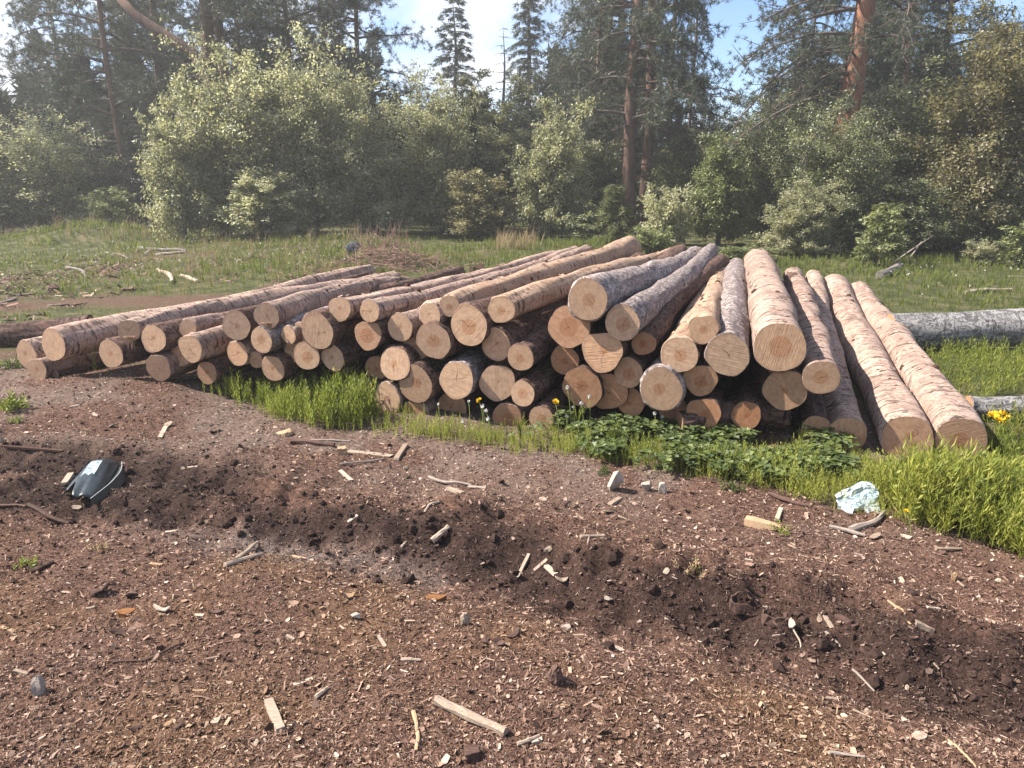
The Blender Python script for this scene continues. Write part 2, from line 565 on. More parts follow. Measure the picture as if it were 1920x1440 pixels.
def end_grain():
    b = NB("cut_wood_end_grain")
    tc = b.n('TexCoord').outputs['Object']                    # unit disc
    oi = b.n('ObjectInfo').outputs['Random']
    k = b.n('Attribute', {'attribute_type': 'OBJECT', 'attribute_name': 'heart'}).outputs['Fac']
    dim = b.n('Attribute', {'attribute_type': 'OBJECT', 'attribute_name': 'shade_stain'}).outputs['Fac']
    off = b.n('CombineXYZ', None, X=b.math('MULTIPLY', oi, 31), Y=b.math('MULTIPLY', oi, 57), Z=b.math('MULTIPLY', oi, 13)).outputs[0]
    v = b.n('VectorMath', {'operation': 'ADD'}, i0=tc, i1=off).outputs[0]
    s = b.n('SeparateXYZ', None, Vector=tc)
    px = b.math('ADD', s.outputs[0], b.math('MULTIPLY', b.math('SUBTRACT', oi, 0.5), 0.22))
    py = b.math('ADD', s.outputs[1], b.math('MULTIPLY', b.math('SUBTRACT', b.math('FRACT', b.math('MULTIPLY', oi, 7.3)), 0.5), 0.22))
    r = b.math('SQRT', b.math('ADD', b.math('MULTIPLY', px, px), b.math('MULTIPLY', py, py)))
    rw = b.math('ADD', r, b.math('MULTIPLY', b.math('SUBTRACT', b.noise(v, 2.2, 3), 0.5), 0.10))
    ring = b.math('SINE', b.math('MULTIPLY', b.math('ADD', rw, b.math('MULTIPLY', b.math('SUBTRACT', b.noise(v, 7, 2), 0.5), 0.016)), 118.0))
    ring2 = b.math('SINE', b.math('MULTIPLY', rw, 47.0))
    heart = b.ramp(b.math('SUBTRACT', rw, b.math('MULTIPLY', k, 0.62)), [(0.0, 1.0), (0.05, 0.0)])
    sap = b.ramp(b.noise(v, 5, 4), [(0.3, (0.45, 0.295, 0.19)), (0.7, (0.60, 0.42, 0.29))])
    hw = b.ramp(b.noise(v, 6, 4), [(0.3, (0.36, 0.175, 0.085)), (0.7, (0.46, 0.25, 0.135))])
    c = b.mix(b.math('MULTIPLY', heart, 0.85), sap, hw)
    c = b.mix(b.math('MULTIPLY', b.math('ADD', b.math('MULTIPLY', ring, 0.5), 0.5), 0.36), c, (0.27, 0.135, 0.07))
    c = b.mix(b.math('MULTIPLY', b.math('ADD', b.math('MULTIPLY', ring2, 0.5), 0.5), 0.13), c, (0.56, 0.40, 0.27))
    # saw marks in one direction
    rot = b.n('VectorRotate', {'rotation_type': 'Z_AXIS'}, Vector=tc, Angle=b.math('MULTIPLY', oi, 6.28)).outputs[0]
    saw = b.noise(b.n('VectorMath', {'operation': 'ADD'}, i0=b.vscale(rot, (1.2, 26, 1)), i1=off).outputs[0], 1.0, 3, 0.6, 0.2)
    c = b.mix(b.math('MULTIPLY', b.ramp(saw, [(0.52, 0.0), (0.64, 1.0)]), 0.42), c, (0.28, 0.155, 0.09))
    # radial drying cracks
    ang = b.math('ARCTAN2', py, px)
    an = b.math('ADD', ang, b.math('MULTIPLY', b.noise(v, 3.0, 3), 1.3))
    cm = None
    for i, (q, ln) in enumerate(((7.7, 0.62), (3.9, 0.44), (11.3, 0.30), (5.1, 0.36))):
        a0 = b.math('SUBTRACT', b.math('MULTIPLY', b.math('FRACT', b.math('MULTIPLY', oi, q)), 6.283), 3.1416)
        dlt = b.math('ABSOLUTE', b.math('SINE', b.math('MULTIPLY', b.math('SUBTRACT', an, a0), 0.5)))
        w = b.math('MULTIPLY', dlt, r)
        line = b.math('MULTIPLY', b.math('LESS_THAN', w, 0.0075 if i else 0.010), b.math('LESS_THAN', r, b.math('MULTIPLY', b.math('SUBTRACT', b.math('MULTIPLY', b.math('FRACT', b.math('MULTIPLY', oi, q * 2.3)), 1.7), 0.45), ln * 1.15)))
        cm = line if cm is None else b.math('MAXIMUM', cm, line)
    c = b.mix(b.math('MULTIPLY', cm, 0.75), c, (0.12, 0.05, 0.025))
    # grime near the rim and in patches
    st = b.ramp(b.noise(v, 3.0, 5, 0.65), [(0.48, 0.0), (0.72, 1.0)])
    c = b.mix(b.math('MULTIPLY', st, 0.5), c, (0.25, 0.165, 0.125))
    c = b.mix(1.0, c, b.ramp(b.math('FRACT', b.math('MULTIPLY', oi, 17.7)), [(0.0, (0.78, 0.74, 0.70)), (0.5, (1.0, 0.98, 0.96)), (1.0, (1.12, 1.08, 1.02))]), 'MULTIPLY')
    c = b.mix(dim, c, b.mix(1.0, c, (0.62, 0.36, 0.20), 'MULTIPLY'))  # shade on tucked-in faces painted into the colour; weathering on old ends
    c = b.mix(b.ramp(r, [(0.93, 0.0), (1.0, 0.45)]), c, (0.30, 0.18, 0.12))
    hgt = b.math('SUBTRACT', b.math('ADD', b.math('MULTIPLY', saw, 1.3), b.math('MULTIPLY', ring, 0.08)), b.math('MULTIPLY', cm, 1.0))
    return b.surf(c, 0.75, b.bump(hgt, 0.55, 0.006), 0.25)


M_PINK = bark_material("scraped_pink_bark", (0.44, 0.325, 0.268), (0.26, 0.178, 0.145), (0.036, 0.023, 0.022), 1.0)
M_PALE = bark_material("pale_scraped_bark", (0.46, 0.33, 0.245), (0.33, 0.215, 0.145), (0.065, 0.038, 0.028), 0.7, 0.0, (0.40, 0.205, 0.115))
M_FLAKY = bark_material("silver_flaky_bark", (0.42, 0.365, 0.35), (0.27, 0.22, 0.21), (0.036, 0.027, 0.028), 0.4, 0.95)
M_BROWN = bark_material("rough_brown_bark", (0.19, 0.12, 0.097), (0.095, 0.056, 0.046), (0.022, 0.015, 0.014), 0.8, 0.6, (0.20, 0.09, 0.052))
M_GREYLOG = bark_material("weathered_grey_wood", (0.40, 0.39, 0.385), (0.20, 0.19, 0.19), (0.030, 0.027, 0.030), 0.6, 0.75, (0.20, 0.18, 0.165))
M_END = end_grain()
M_KNOT = simple_mat("dark_knot", (0.03, 0.016, 0.012), (0.10, 0.05, 0.035), 60)
M_SPLINT = simple_mat("torn_wood", (0.32, 0.19, 0.11), (0.48, 0.32, 0.205), 30, 0.8, (8, 8, 1))
M_CHIPPALE = simple_mat("pale_weathered_wood", (0.20, 0.145, 0.108), (0.44, 0.35, 0.275), 25, 0.85, (1, 9, 9), 0.5, 0.003, 0.2, 0.35)
M_CHIPTAN = simple_mat("tan_wood", (0.24, 0.145, 0.08), (0.42, 0.29, 0.18), 25, 0.85, (1, 9, 9), 0.5, 0.003, 0.2, 0.3)
M_CHIPBROWN = simple_mat("brown_bark_chip", (0.040, 0.023, 0.018), (0.135, 0.080, 0.063), 40, 0.9, (1, 4, 4), 0.6, 0.004, 0.2, 0.3)
M_CHIPRUST = simple_mat("rusty_bark_chip", (0.14, 0.058, 0.022), (0.27, 0.125, 0.046), 40, 0.85, (1, 4, 4), 0.6, 0.004)
M_GREYTWIG = simple_mat("grey_driftwood", (0.17, 0.135, 0.115), (0.36, 0.30, 0.255), 40, 0.9, (1, 6, 6), 0.5, 0.003)
M_STONE = simple_mat("pale_stone", (0.21, 0.175, 0.15), (0.42, 0.36, 0.31), 30, 0.9, (1, 1, 1), 0.7, 0.006)

M_SPRIG = leaf_mat("bright_herb_leaves", [(0.0, (0.060, 0.082, 0.016)), (0.45, (0.160, 0.188, 0.034)), (1.0, (0.34, 0.335, 0.080))], 0.40, 1.35, 1.0, 0.06)
M_HORSETAIL = leaf_mat("horsetail_green", [(0.0, (0.085, 0.11, 0.022)), (0.45, (0.22, 0.25, 0.050)), (1.0, (0.42, 0.41, 0.115))], 0.42, 1.35, 1.0, 0.05)
M_CLOVER = leaf_mat("clover_leaves", [(0.0, (0.036, 0.054, 0.016)), (0.6, (0.085, 0.115, 0.032)), (1.0, (0.22, 0.24, 0.075))], 0.35, 1.5, 0.4, 0.06)
M_MEADOW = leaf_mat("meadow_grass_blades", [(0.0, (0.06, 0.080, 0.020)), (0.45, (0.13, 0.155, 0.038)), (0.8, (0.22, 0.23, 0.070)), (1.0, (0.30, 0.25, 0.13))], 0.40, 1.4, 0.6, 0.05)
M_DRYGRASS = leaf_mat("dry_grass_stalks", [(0.0, (0.25, 0.17, 0.10)), (1.0, (0.50, 0.38, 0.24))], 0.2, 1.2, 0.3, 0.03)
M_WILLOW = leaf_mat("grey_green_willow_leaves", [(0.0, (0.115, 0.115, 0.068)), (0.5, (0.275, 0.265, 0.170)), (1.0, (0.50, 0.475, 0.35))], 0.52, 1.55, 0.8, 0.10)
M_ALDER = leaf_mat("dark_alder_leaves", [(0.0, (0.060, 0.068, 0.032)), (0.55, (0.16, 0.17, 0.085)), (1.0, (0.42, 0.41, 0.26))], 0.45, 1.5, 0.7, 0.16)
M_ROWAN = leaf_mat("brownish_rowan_leaves", [(0.0, (0.085, 0.076, 0.042)), (0.55, (0.20, 0.175, 0.095)), (1.0, (0.39, 0.34, 0.20))], 0.45, 1.5, 0.8, 0.10)
M_LIME = leaf_mat("fresh_yellow_green_leaves", [(0.0, (0.080, 0.094, 0.034)), (0.55, (0.17, 0.185, 0.075)), (1.0, (0.31, 0.315, 0.145))], 0.4, 1.4, 0.6, 0.1)
M_NEEDLE = leaf_mat("pine_needles", [(0.0, (0.034, 0.045, 0.034)), (0.55, (0.075, 0.090, 0.064)), (1.0, (0.15, 0.165, 0.115))], 0.22, 1.2, 0.5, 0.10)
M_SPRUCE = leaf_mat("spruce_needles", [(0.0, (0.018, 0.030, 0.022)), (0.6, (0.040, 0.058, 0.036)), (1.0, (0.085, 0.105, 0.06))], 0.18, 1.2, 0.5, 0.08)
M_TWIG = simple_mat("grey_brown_twigs", (0.055, 0.042, 0.036), (0.17, 0.13, 0.11), 14)
M_PINETRUNK = simple_mat("reddish_pine_bark", (0.050, 0.034, 0.029), (0.21, 0.125, 0.092), 5, 0.9, (1, 1, 0.35), 0.9, 0.03)
M_PINEORANGE = simple_mat("orange_pine_bark", (0.10, 0.050, 0.033), (0.40, 0.20, 0.125), 5, 0.9, (1, 1, 0.35), 0.9, 0.03)
M_DEAD = simple_mat("bare_grey_branches", (0.10, 0.085, 0.08), (0.26, 0.22, 0.20), 10)

# ------------------------------------------------------------------ the log pile
# (u, v, half width, half height, set back in metres, bark, far end (u, v, radius px) or None, heartwood 0..1, stain 0..1 with shade painted in, label)
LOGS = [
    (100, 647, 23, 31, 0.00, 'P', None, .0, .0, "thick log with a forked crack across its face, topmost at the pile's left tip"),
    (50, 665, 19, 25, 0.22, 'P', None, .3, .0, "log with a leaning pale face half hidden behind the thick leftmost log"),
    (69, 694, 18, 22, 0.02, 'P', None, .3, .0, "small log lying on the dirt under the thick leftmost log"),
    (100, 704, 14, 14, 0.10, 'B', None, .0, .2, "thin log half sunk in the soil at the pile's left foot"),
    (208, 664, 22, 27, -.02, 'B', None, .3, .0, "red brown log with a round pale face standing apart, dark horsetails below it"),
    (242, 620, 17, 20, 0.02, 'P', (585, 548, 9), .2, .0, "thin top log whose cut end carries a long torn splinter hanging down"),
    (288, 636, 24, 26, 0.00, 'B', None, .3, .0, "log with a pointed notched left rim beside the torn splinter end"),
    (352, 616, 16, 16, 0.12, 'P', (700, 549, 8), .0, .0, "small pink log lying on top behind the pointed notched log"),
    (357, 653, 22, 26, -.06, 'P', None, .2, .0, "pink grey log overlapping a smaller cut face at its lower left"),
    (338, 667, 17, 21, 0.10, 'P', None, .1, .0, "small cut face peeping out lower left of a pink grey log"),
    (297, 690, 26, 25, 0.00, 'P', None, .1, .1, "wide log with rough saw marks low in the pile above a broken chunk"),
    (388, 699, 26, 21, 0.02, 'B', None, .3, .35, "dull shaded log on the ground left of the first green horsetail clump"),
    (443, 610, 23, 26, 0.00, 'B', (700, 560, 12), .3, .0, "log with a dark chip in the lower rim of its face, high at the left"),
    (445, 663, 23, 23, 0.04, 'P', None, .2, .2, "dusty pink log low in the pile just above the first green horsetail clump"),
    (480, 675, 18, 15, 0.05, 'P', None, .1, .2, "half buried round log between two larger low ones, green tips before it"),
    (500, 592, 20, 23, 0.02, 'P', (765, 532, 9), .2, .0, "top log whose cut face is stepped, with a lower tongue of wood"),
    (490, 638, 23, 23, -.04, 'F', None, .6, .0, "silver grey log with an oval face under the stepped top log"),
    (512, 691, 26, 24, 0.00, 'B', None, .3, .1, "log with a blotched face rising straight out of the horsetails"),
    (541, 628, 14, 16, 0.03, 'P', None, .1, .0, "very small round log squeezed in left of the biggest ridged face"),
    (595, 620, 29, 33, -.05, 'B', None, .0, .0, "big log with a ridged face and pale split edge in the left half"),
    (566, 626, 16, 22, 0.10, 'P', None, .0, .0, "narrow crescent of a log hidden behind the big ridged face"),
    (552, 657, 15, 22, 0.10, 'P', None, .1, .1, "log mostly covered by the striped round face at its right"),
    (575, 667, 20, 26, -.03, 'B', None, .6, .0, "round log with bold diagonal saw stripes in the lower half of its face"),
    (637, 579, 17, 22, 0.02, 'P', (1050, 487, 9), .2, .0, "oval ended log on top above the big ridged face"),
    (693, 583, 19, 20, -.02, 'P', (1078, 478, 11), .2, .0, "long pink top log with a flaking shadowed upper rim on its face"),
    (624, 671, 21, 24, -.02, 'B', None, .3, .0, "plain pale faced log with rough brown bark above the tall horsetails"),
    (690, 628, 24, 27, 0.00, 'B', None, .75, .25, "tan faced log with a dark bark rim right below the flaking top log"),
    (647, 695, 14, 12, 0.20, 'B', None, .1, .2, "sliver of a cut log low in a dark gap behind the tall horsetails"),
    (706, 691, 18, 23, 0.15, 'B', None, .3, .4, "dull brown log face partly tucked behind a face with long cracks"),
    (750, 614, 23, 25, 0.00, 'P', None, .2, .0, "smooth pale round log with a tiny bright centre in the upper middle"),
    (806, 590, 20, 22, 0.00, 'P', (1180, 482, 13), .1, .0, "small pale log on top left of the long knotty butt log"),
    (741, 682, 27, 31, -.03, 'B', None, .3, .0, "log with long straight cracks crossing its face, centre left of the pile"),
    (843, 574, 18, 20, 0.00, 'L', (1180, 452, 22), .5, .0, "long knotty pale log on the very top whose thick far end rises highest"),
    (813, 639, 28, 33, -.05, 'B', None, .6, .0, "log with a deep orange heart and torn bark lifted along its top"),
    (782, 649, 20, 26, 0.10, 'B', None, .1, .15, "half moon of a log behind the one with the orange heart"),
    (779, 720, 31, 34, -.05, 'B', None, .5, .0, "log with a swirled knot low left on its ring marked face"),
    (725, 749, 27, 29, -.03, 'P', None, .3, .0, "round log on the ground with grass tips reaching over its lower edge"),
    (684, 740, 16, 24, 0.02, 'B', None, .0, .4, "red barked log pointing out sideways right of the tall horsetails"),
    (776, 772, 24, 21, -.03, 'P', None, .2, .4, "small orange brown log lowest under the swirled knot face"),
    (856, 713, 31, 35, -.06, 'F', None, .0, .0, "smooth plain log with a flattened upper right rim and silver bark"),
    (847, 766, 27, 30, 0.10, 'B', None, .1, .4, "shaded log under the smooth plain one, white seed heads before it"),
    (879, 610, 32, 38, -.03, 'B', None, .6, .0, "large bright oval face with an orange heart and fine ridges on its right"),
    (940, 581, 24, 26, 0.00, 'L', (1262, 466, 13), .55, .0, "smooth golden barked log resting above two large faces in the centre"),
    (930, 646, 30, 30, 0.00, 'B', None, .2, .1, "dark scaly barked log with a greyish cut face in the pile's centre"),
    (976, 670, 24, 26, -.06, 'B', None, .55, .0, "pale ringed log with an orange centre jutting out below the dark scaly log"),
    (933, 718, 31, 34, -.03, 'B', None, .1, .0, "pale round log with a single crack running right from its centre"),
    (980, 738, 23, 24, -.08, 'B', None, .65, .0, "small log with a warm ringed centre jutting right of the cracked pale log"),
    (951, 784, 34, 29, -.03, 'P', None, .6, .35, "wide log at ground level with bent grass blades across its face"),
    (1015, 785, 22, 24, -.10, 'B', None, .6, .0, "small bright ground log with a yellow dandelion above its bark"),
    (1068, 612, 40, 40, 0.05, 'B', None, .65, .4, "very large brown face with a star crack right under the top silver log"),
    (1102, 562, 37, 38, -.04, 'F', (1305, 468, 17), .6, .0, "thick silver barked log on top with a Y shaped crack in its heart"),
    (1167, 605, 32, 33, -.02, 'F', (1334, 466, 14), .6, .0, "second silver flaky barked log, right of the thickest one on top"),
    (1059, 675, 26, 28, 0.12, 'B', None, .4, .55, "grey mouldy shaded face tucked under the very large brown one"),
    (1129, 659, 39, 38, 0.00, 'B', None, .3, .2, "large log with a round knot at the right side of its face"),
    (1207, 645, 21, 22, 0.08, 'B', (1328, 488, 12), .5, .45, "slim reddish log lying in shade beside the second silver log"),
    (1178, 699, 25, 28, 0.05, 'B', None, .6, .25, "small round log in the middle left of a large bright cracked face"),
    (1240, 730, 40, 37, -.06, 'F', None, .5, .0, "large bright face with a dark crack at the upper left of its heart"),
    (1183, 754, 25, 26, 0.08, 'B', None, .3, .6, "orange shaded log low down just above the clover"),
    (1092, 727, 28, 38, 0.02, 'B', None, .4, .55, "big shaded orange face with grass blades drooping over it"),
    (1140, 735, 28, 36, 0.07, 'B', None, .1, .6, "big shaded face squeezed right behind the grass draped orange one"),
    (1274, 665, 34, 32, -.02, 'L', (1340, 520, 14), .5, .0, "pale log with a scribble of cracks and a bark curl on its left rim"),
    (1319, 617, 27, 25, -.02, 'L', (1351, 497, 14), .4, .15, "small log on top whose face is half in shadow, orange on its left"),
    (1364, 665, 40, 39, -.03, 'F', (1380, 512, 18), .1, .0, "log with a diagonal crack over its whole face"),
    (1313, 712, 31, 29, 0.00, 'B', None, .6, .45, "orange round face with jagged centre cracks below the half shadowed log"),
    (1462, 651, 47, 45, -.03, 'P', (1419, 500, 25), .65, .1, "biggest round face right of centre with a broad pink bark log behind"),
    (1472, 731, 40, 38, 0.00, 'B', None, .3, .25, "log with a pale scratch line on its face under the biggest round face"),
    (1540, 708, 34, 32, -.05, 'P', (1487, 512, 17), .6, .15, "brown faced log leaning out to the right of the biggest round face"),
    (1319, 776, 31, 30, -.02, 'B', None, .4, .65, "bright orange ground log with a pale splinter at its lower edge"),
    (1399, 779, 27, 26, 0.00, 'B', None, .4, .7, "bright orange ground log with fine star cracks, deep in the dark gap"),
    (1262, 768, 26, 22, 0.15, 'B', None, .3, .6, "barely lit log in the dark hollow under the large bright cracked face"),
    (1588, 815, 36, 31, 0.06, 'P', (1524, 530, 15), .3, .3, "long orange tinted log whose face hides behind tall herbs"),
    (1530, 805, 23, 27, 0.10, 'B', None, .3, .4, "low bark covered log vanishing into the herbs under the leaning brown face"),
    (1701, 822, 47, 42, 0.00, 'P', (1566, 530, 26), .2, .3, "thick pink log with curved dark bark creases, second from the right end"),
    (1802, 824, 46, 42, 0.00, 'P', (1611, 534, 20), .6, .2, "outermost right log with a branching crack mark in its heart"),
]
BARKS = {'P': M_PINK, 'L': M_PALE, 'F': M_FLAKY, 'B': M_BROWN}
LOG_LEN = 6.0
NOUT = 8
OUT = []
for k in range(NOUT):
    r_ = np.random.default_rng(100 + k)
    th = np.arange(40) * 2 * np.pi / 40
    o_ = 1 + sum(r_.normal(0, s_) * np.cos(q * th + r_.uniform(0, 6.28)) for q, s_ in ((2, .042), (3, .028), (4, .016), (5, .012), (7, .009)))
    if k in (2, 5):                                            # a flattened or notched rim
        o_ -= 0.10 * np.exp(-(((th - 1.0 - k + np.pi) % (2 * np.pi) - np.pi) / 0.35) ** 2)
    OUT.append(o_ / o_.mean())


def face_mesh(k):
    th = np.arange(40) * 2 * np.pi / 40
    V = [np.zeros((1, 3))]
    for f in (0.35, 0.7, 1.0):
        V.append(np.stack([np.cos(th) * OUT[k] * f, np.sin(th) * OUT[k] * f, np.zeros(40)], 1))
    i = np.arange(40); j = (i + 1) % 40
    T = np.stack([0 * i, 1 + i, 1 + j], 1)
    Q = np.concatenate([np.stack([1 + 40 * q + i, 41 + 40 * q + i, 41 + 40 * q + j, 1 + 40 * q + j], 1) for q in range(2)])
    return np_mesh("cut_face", np.concatenate(V), [T, Q], M_END)


FACES = [face_mesh(k) for k in range(NOUT)]


def stub_mesh():
    rng = np.random.default_rng(5)
    th = np.arange(7) * 2 * np.pi / 7
    V = []
    for z_, r_ in ((-0.4, 1.25), (0.15, 1.0), (0.5, 0.72)):
        V.append(np.stack([np.cos(th) * r_ * rng.uniform(.8, 1.15, 7), np.sin(th) * r_ * 0.8 * rng.uniform(.8, 1.15, 7), z_ + rng.uniform(-.1, .1, 7)], 1))
    i = np.arange(7); j = (i + 1) % 7
    return np_mesh("knot", np.concatenate(V), [np.concatenate([np.stack([i, j, j + 7, i + 7], 1), np.stack([i, j, j + 7, i + 7], 1) + 7]), (np.arange(7) + 14)[None]], M_KNOT)


STUB = stub_mesh()


def log_mesh(R0, R1, L, k, tilt, rng, nz=36):
    nt = 40
    th = np.arange(nt) * 2 * np.pi / nt
    zs = np.concatenate([[0.0, 0.012], np.linspace(0.05, L - 0.02, nz), [L]])
    V = []
    ph = rng.uniform(0, 6.28, 4)
    for i, z in enumerate(zs):
        t = z / L
        R = R0 + (R1 - R0) * t + 0.006 * math.sin(z * 2.1 + ph[0]) + 0.004 * math.sin(z * 5.3 + ph[1])
        if i == 0: R = R0
        o = OUT[k] * (1 - min(t * 2.5, 0.6)) + min(t * 2.5, 0.6)
        n_ = 0.018 * (vnoise(np.cos(th) * 3 + 9, z * 3.0 + np.sin(th) * 3, int(ph[2] * 100)) - 0.5) + 0.006 * (vnoise(th * 9, z * 16 + th * 0, int(ph[3] * 100)) - 0.5)
        R_ = R * o + (n_ if i > 0 else 0)
        bx = 0.05 * math.sin(t * 3.6 + ph[0]) - 0.05 * math.sin(ph[0])
        x, y = R_ * np.cos(th) + bx, R_ * np.sin(th)
        zz = np.full(nt, z)
        if i < 2: zz = zz + tilt[0] * x + tilt[1] * y
        if i == 0: zz = zz + 0.022 * sstep(0.55, 0.95, vnoise(th * 3.1 + ph[1] * 9, th * 0 + 1, 77)) + 0.004 * vnoise(th * 14, th * 0, 78)
        if i == 1: zz = zz + 0.025 * sstep(0.55, 0.95, vnoise(th * 3.1 + ph[1] * 9, th * 0 + 1, 77))
        V.append(np.stack([x, y, zz], 1))
    # thin bark rim at each end, turned inwards
    inner0 = V[0] * np.array([0.965, 0.965, 1]); inner0[:, 2] = tilt[0] * inner0[:, 0] + tilt[1] * inner0[:, 1]
    inner1 = V[-1].copy(); c1 = inner1.mean(0); inner1[:, :2] = c1[:2] + (inner1[:, :2] - c1[:2]) * 0.955
    V = [inner0] + V + [inner1]
    i = np.arange(nt); j = (i + 1) % nt
    F = np.concatenate([np.stack([i, j, j + nt, i + nt], 1) + q * nt for q in range(len(V) - 1)])
    return np_mesh("log", np.concatenate(V), [F], None, True), c1, ph[0]


def place_log(P0, P1, R0, R1, k, mat, tilt, heart, shade_stain, label, rng, group="cut logs in the pile", knots=0, name="log", flakes=0):
    d = Vector(P1) - Vector(P0)
    L = d.length; d.normalize()
    X = Vector((0, 0, 1)) - d * d.z; X.normalize()
    Yv = d.cross(X)
    M = Matrix((X, Yv, d)).transposed().to_4x4(); M.translation = Vector(P0)
    me, c1, ph0 = log_mesh(R0, R1, L, k, tilt, rng)
    me.materials.append(mat)
    o = link(name, me)
    o.matrix_world = M
    tag(o, label, "log", group)
    for end in (0, 1):
        f = link("cut_face", FACES[k], o)
        if end == 0:
            n = Vector((-tilt[0], -tilt[1], 1)).normalized()
            q = Vector((0, 0, 1)).rotation_difference(n)
            f.rotation_mode = 'QUATERNION'; f.rotation_quaternion = q
            f.location = (0, 0, -0.0015); f.scale = (R0 * 0.972,) * 3
        else:
            f.location = (c1[0], c1[1], L + 0.0015); f.scale = (R1 * 0.93,) * 3
        f['heart'] = float(heart); f['shade_stain'] = float(shade_stain)
    if flakes:                                                 # loose curled scales of bark, too small to pick apart
        m = flakes
        T = np.array([[-.5, -.5, 0], [.5, -.4, .05], [.45, .45, .5], [-.4, .5, .55]]); F = [np.array([[0, 1, 2, 3]])]
        z = rng.uniform(0.02, L - 0.05, m); a = rng.uniform(-1.9, 1.9, m)
        R = R0 + (R1 - R0) * z / L
        nrm = np.stack([np.cos(a), np.sin(a), 0 * a], 1); tz = np.array([[0, 0, 1.0]]) * np.ones((m, 1)); ty = np.cross(nrm, tz)
        sgn = rng.choice([-1, 1], m)[:, None]
        Rm = np.stack([ty * sgn, tz * sgn, nrm], 2)
        S = np.stack([rng.uniform(.015, .05, m), rng.uniform(.008, .03, m), rng.uniform(.005, .014, m)], 1)
        V, Fs = replicate(T, F, nrm * (R * 0.975)[:, None] + np.stack([0.05 * (np.sin(z / L * 3.6 + ph0) - math.sin(ph0)), 0 * z, z], 1), Rm, S)
        fo = link("bark_scales", np_mesh("bark_scales", V, Fs, mat), o); fo['kind'] = 'stuff'
    for q in range(knots):
        a = rng.uniform(-1.3, 1.3); z = rng.uniform(0.08, 0.9) * L
        R = R0 + (R1 - R0) * z / L
        kn = link("knot", STUB, o)
        nrm = Vector((math.cos(a), math.sin(a), 0))
        kn.rotation_mode = 'QUATERNION'
        kn.rotation_quaternion = nrm.to_track_quat('Z', 'X')
        kn.location = nrm * (R * 0.985) + Vector((0.05 * (math.sin(z / L * 3.6 + ph0) - math.sin(ph0)), 0, z))
        s = rng.uniform(0.012, 0.026); kn.scale = (s, s * 1.3, s * rng.uniform(0.8, 1.7))
    return o


def build_pile():
    rng = np.random.default_rng(4)
    default = ray(1490, 330); default[2] = 0; default /= np.linalg.norm(default)
    for n, (u, v, a, b_, back, kind, far, heart, shade_stain, label) in enumerate(LOGS):
        d = ray(u, v)
        base = PL[:2] + FN * back
        t = ((base[0]) * FN[0] + base[1] * FN[1]) / (d[0] * FN[0] + d[1] * FN[1])
        P0 = np.array([d[0] * t, d[1] * t, CAM_H + d[2] * t])
        dep = depth_of(P0)
        R0 = max(b_, a if u > 1050 else 0) * dep / FPX * (1.03 + 0.035 * float(sstep(1000, 700, u)) - 0.06 * float(sstep(1400, 1650, u)))
        if far:
            dd = ray(far[0], far[1]); o = np.array([0, 0, CAM_H]) - P0
            A = dd @ dd; B = 2 * dd @ o; Cc = o @ o - LOG_LEN ** 2
            disc = B * B - 4 * A * Cc
            s = (-B + math.sqrt(disc)) / (2 * A) if disc > 0 else -B / (2 * A)
            P1 = np.array([0, 0, CAM_H]) + dd * s
            R1 = far[2] * depth_of(P1) / FPX
            if n in () or False: pass
        else:
            yaw = rng.normal(0, 0.02)
            dr = np.array([default[0] * math.cos(yaw) - default[1] * math.sin(yaw), default[0] * math.sin(yaw) + default[1] * math.cos(yaw), 0.0])
            P1 = P0 + dr * (LOG_LEN - rng.uniform(0.3, 0.9))
            P1[2] = max(0.12, P0[2] * 0.9 - 0.02)
            R1 = R0 * rng.uniform(0.72, 0.85)
        tilt = (rng.normal(0, 0.05), rng.normal(0, 0.05))
        o = place_log(P0, P1, R0, R1, int(rng.integers(NOUT)), BARKS[kind], tilt, heart * rng.uniform(.8, 1.1), shade_stain, label, rng,
                      flakes=(170 if far and n > 22 else 60), knots=(int(rng.integers(5, 10)) if far and kind in 'PL' else int(rng.integers(1, 4))))
        print("LOG", n, "R %.3f" % R0, "z-R %.3f" % (P0[2] - R0), "len %.2f" % np.linalg.norm(P1 - P0), "z1 %.2f" % P1[2], "R1 %.3f" % R1)
        if label.startswith(("thin top log whose", "top log whose cut")):
            m = 6; V, Fs = [], []
            for q in range(m):
                x0 = rng.uniform(-.5, .5); ln = rng.uniform(0.4, 1.1)
                vv = np.array([[0, x0 - .13, 0], [0, x0 + .13, 0], [-ln, x0 + .05 + rng.normal(0, .1), .05], [0.02, x0 - .13, .14], [0.02, x0 + .13, .14], [-ln * .97, x0 + rng.normal(0, .08), .08]])
                Fs.append(np.array([[0, 1, 4, 3], [0, 3, 5, 2], [1, 2, 5, 4]]) + 6 * q); V.append(vv)
            f3 = np.concatenate(Fs)
            sp = link("splinter", np_mesh("splinter", np.concatenate(V) * R0 * np.array([1, 1, 1.0]), [f3], M_SPLINT), o)
            sp.location = (-R0 * 0.55, 0, -0.02)


build_pile()

# ------------------------------------------------------------------ cross logs and sleepers around the pile
def side_log(p0, p1, R0, R1, mat, label, k=1, group=None, name="log"):
    return place_log(p0, p1, R0, R1, k, mat, (0, 0), 0.2, 0.5, label, np.random.default_rng(k + 70), group, name=name)


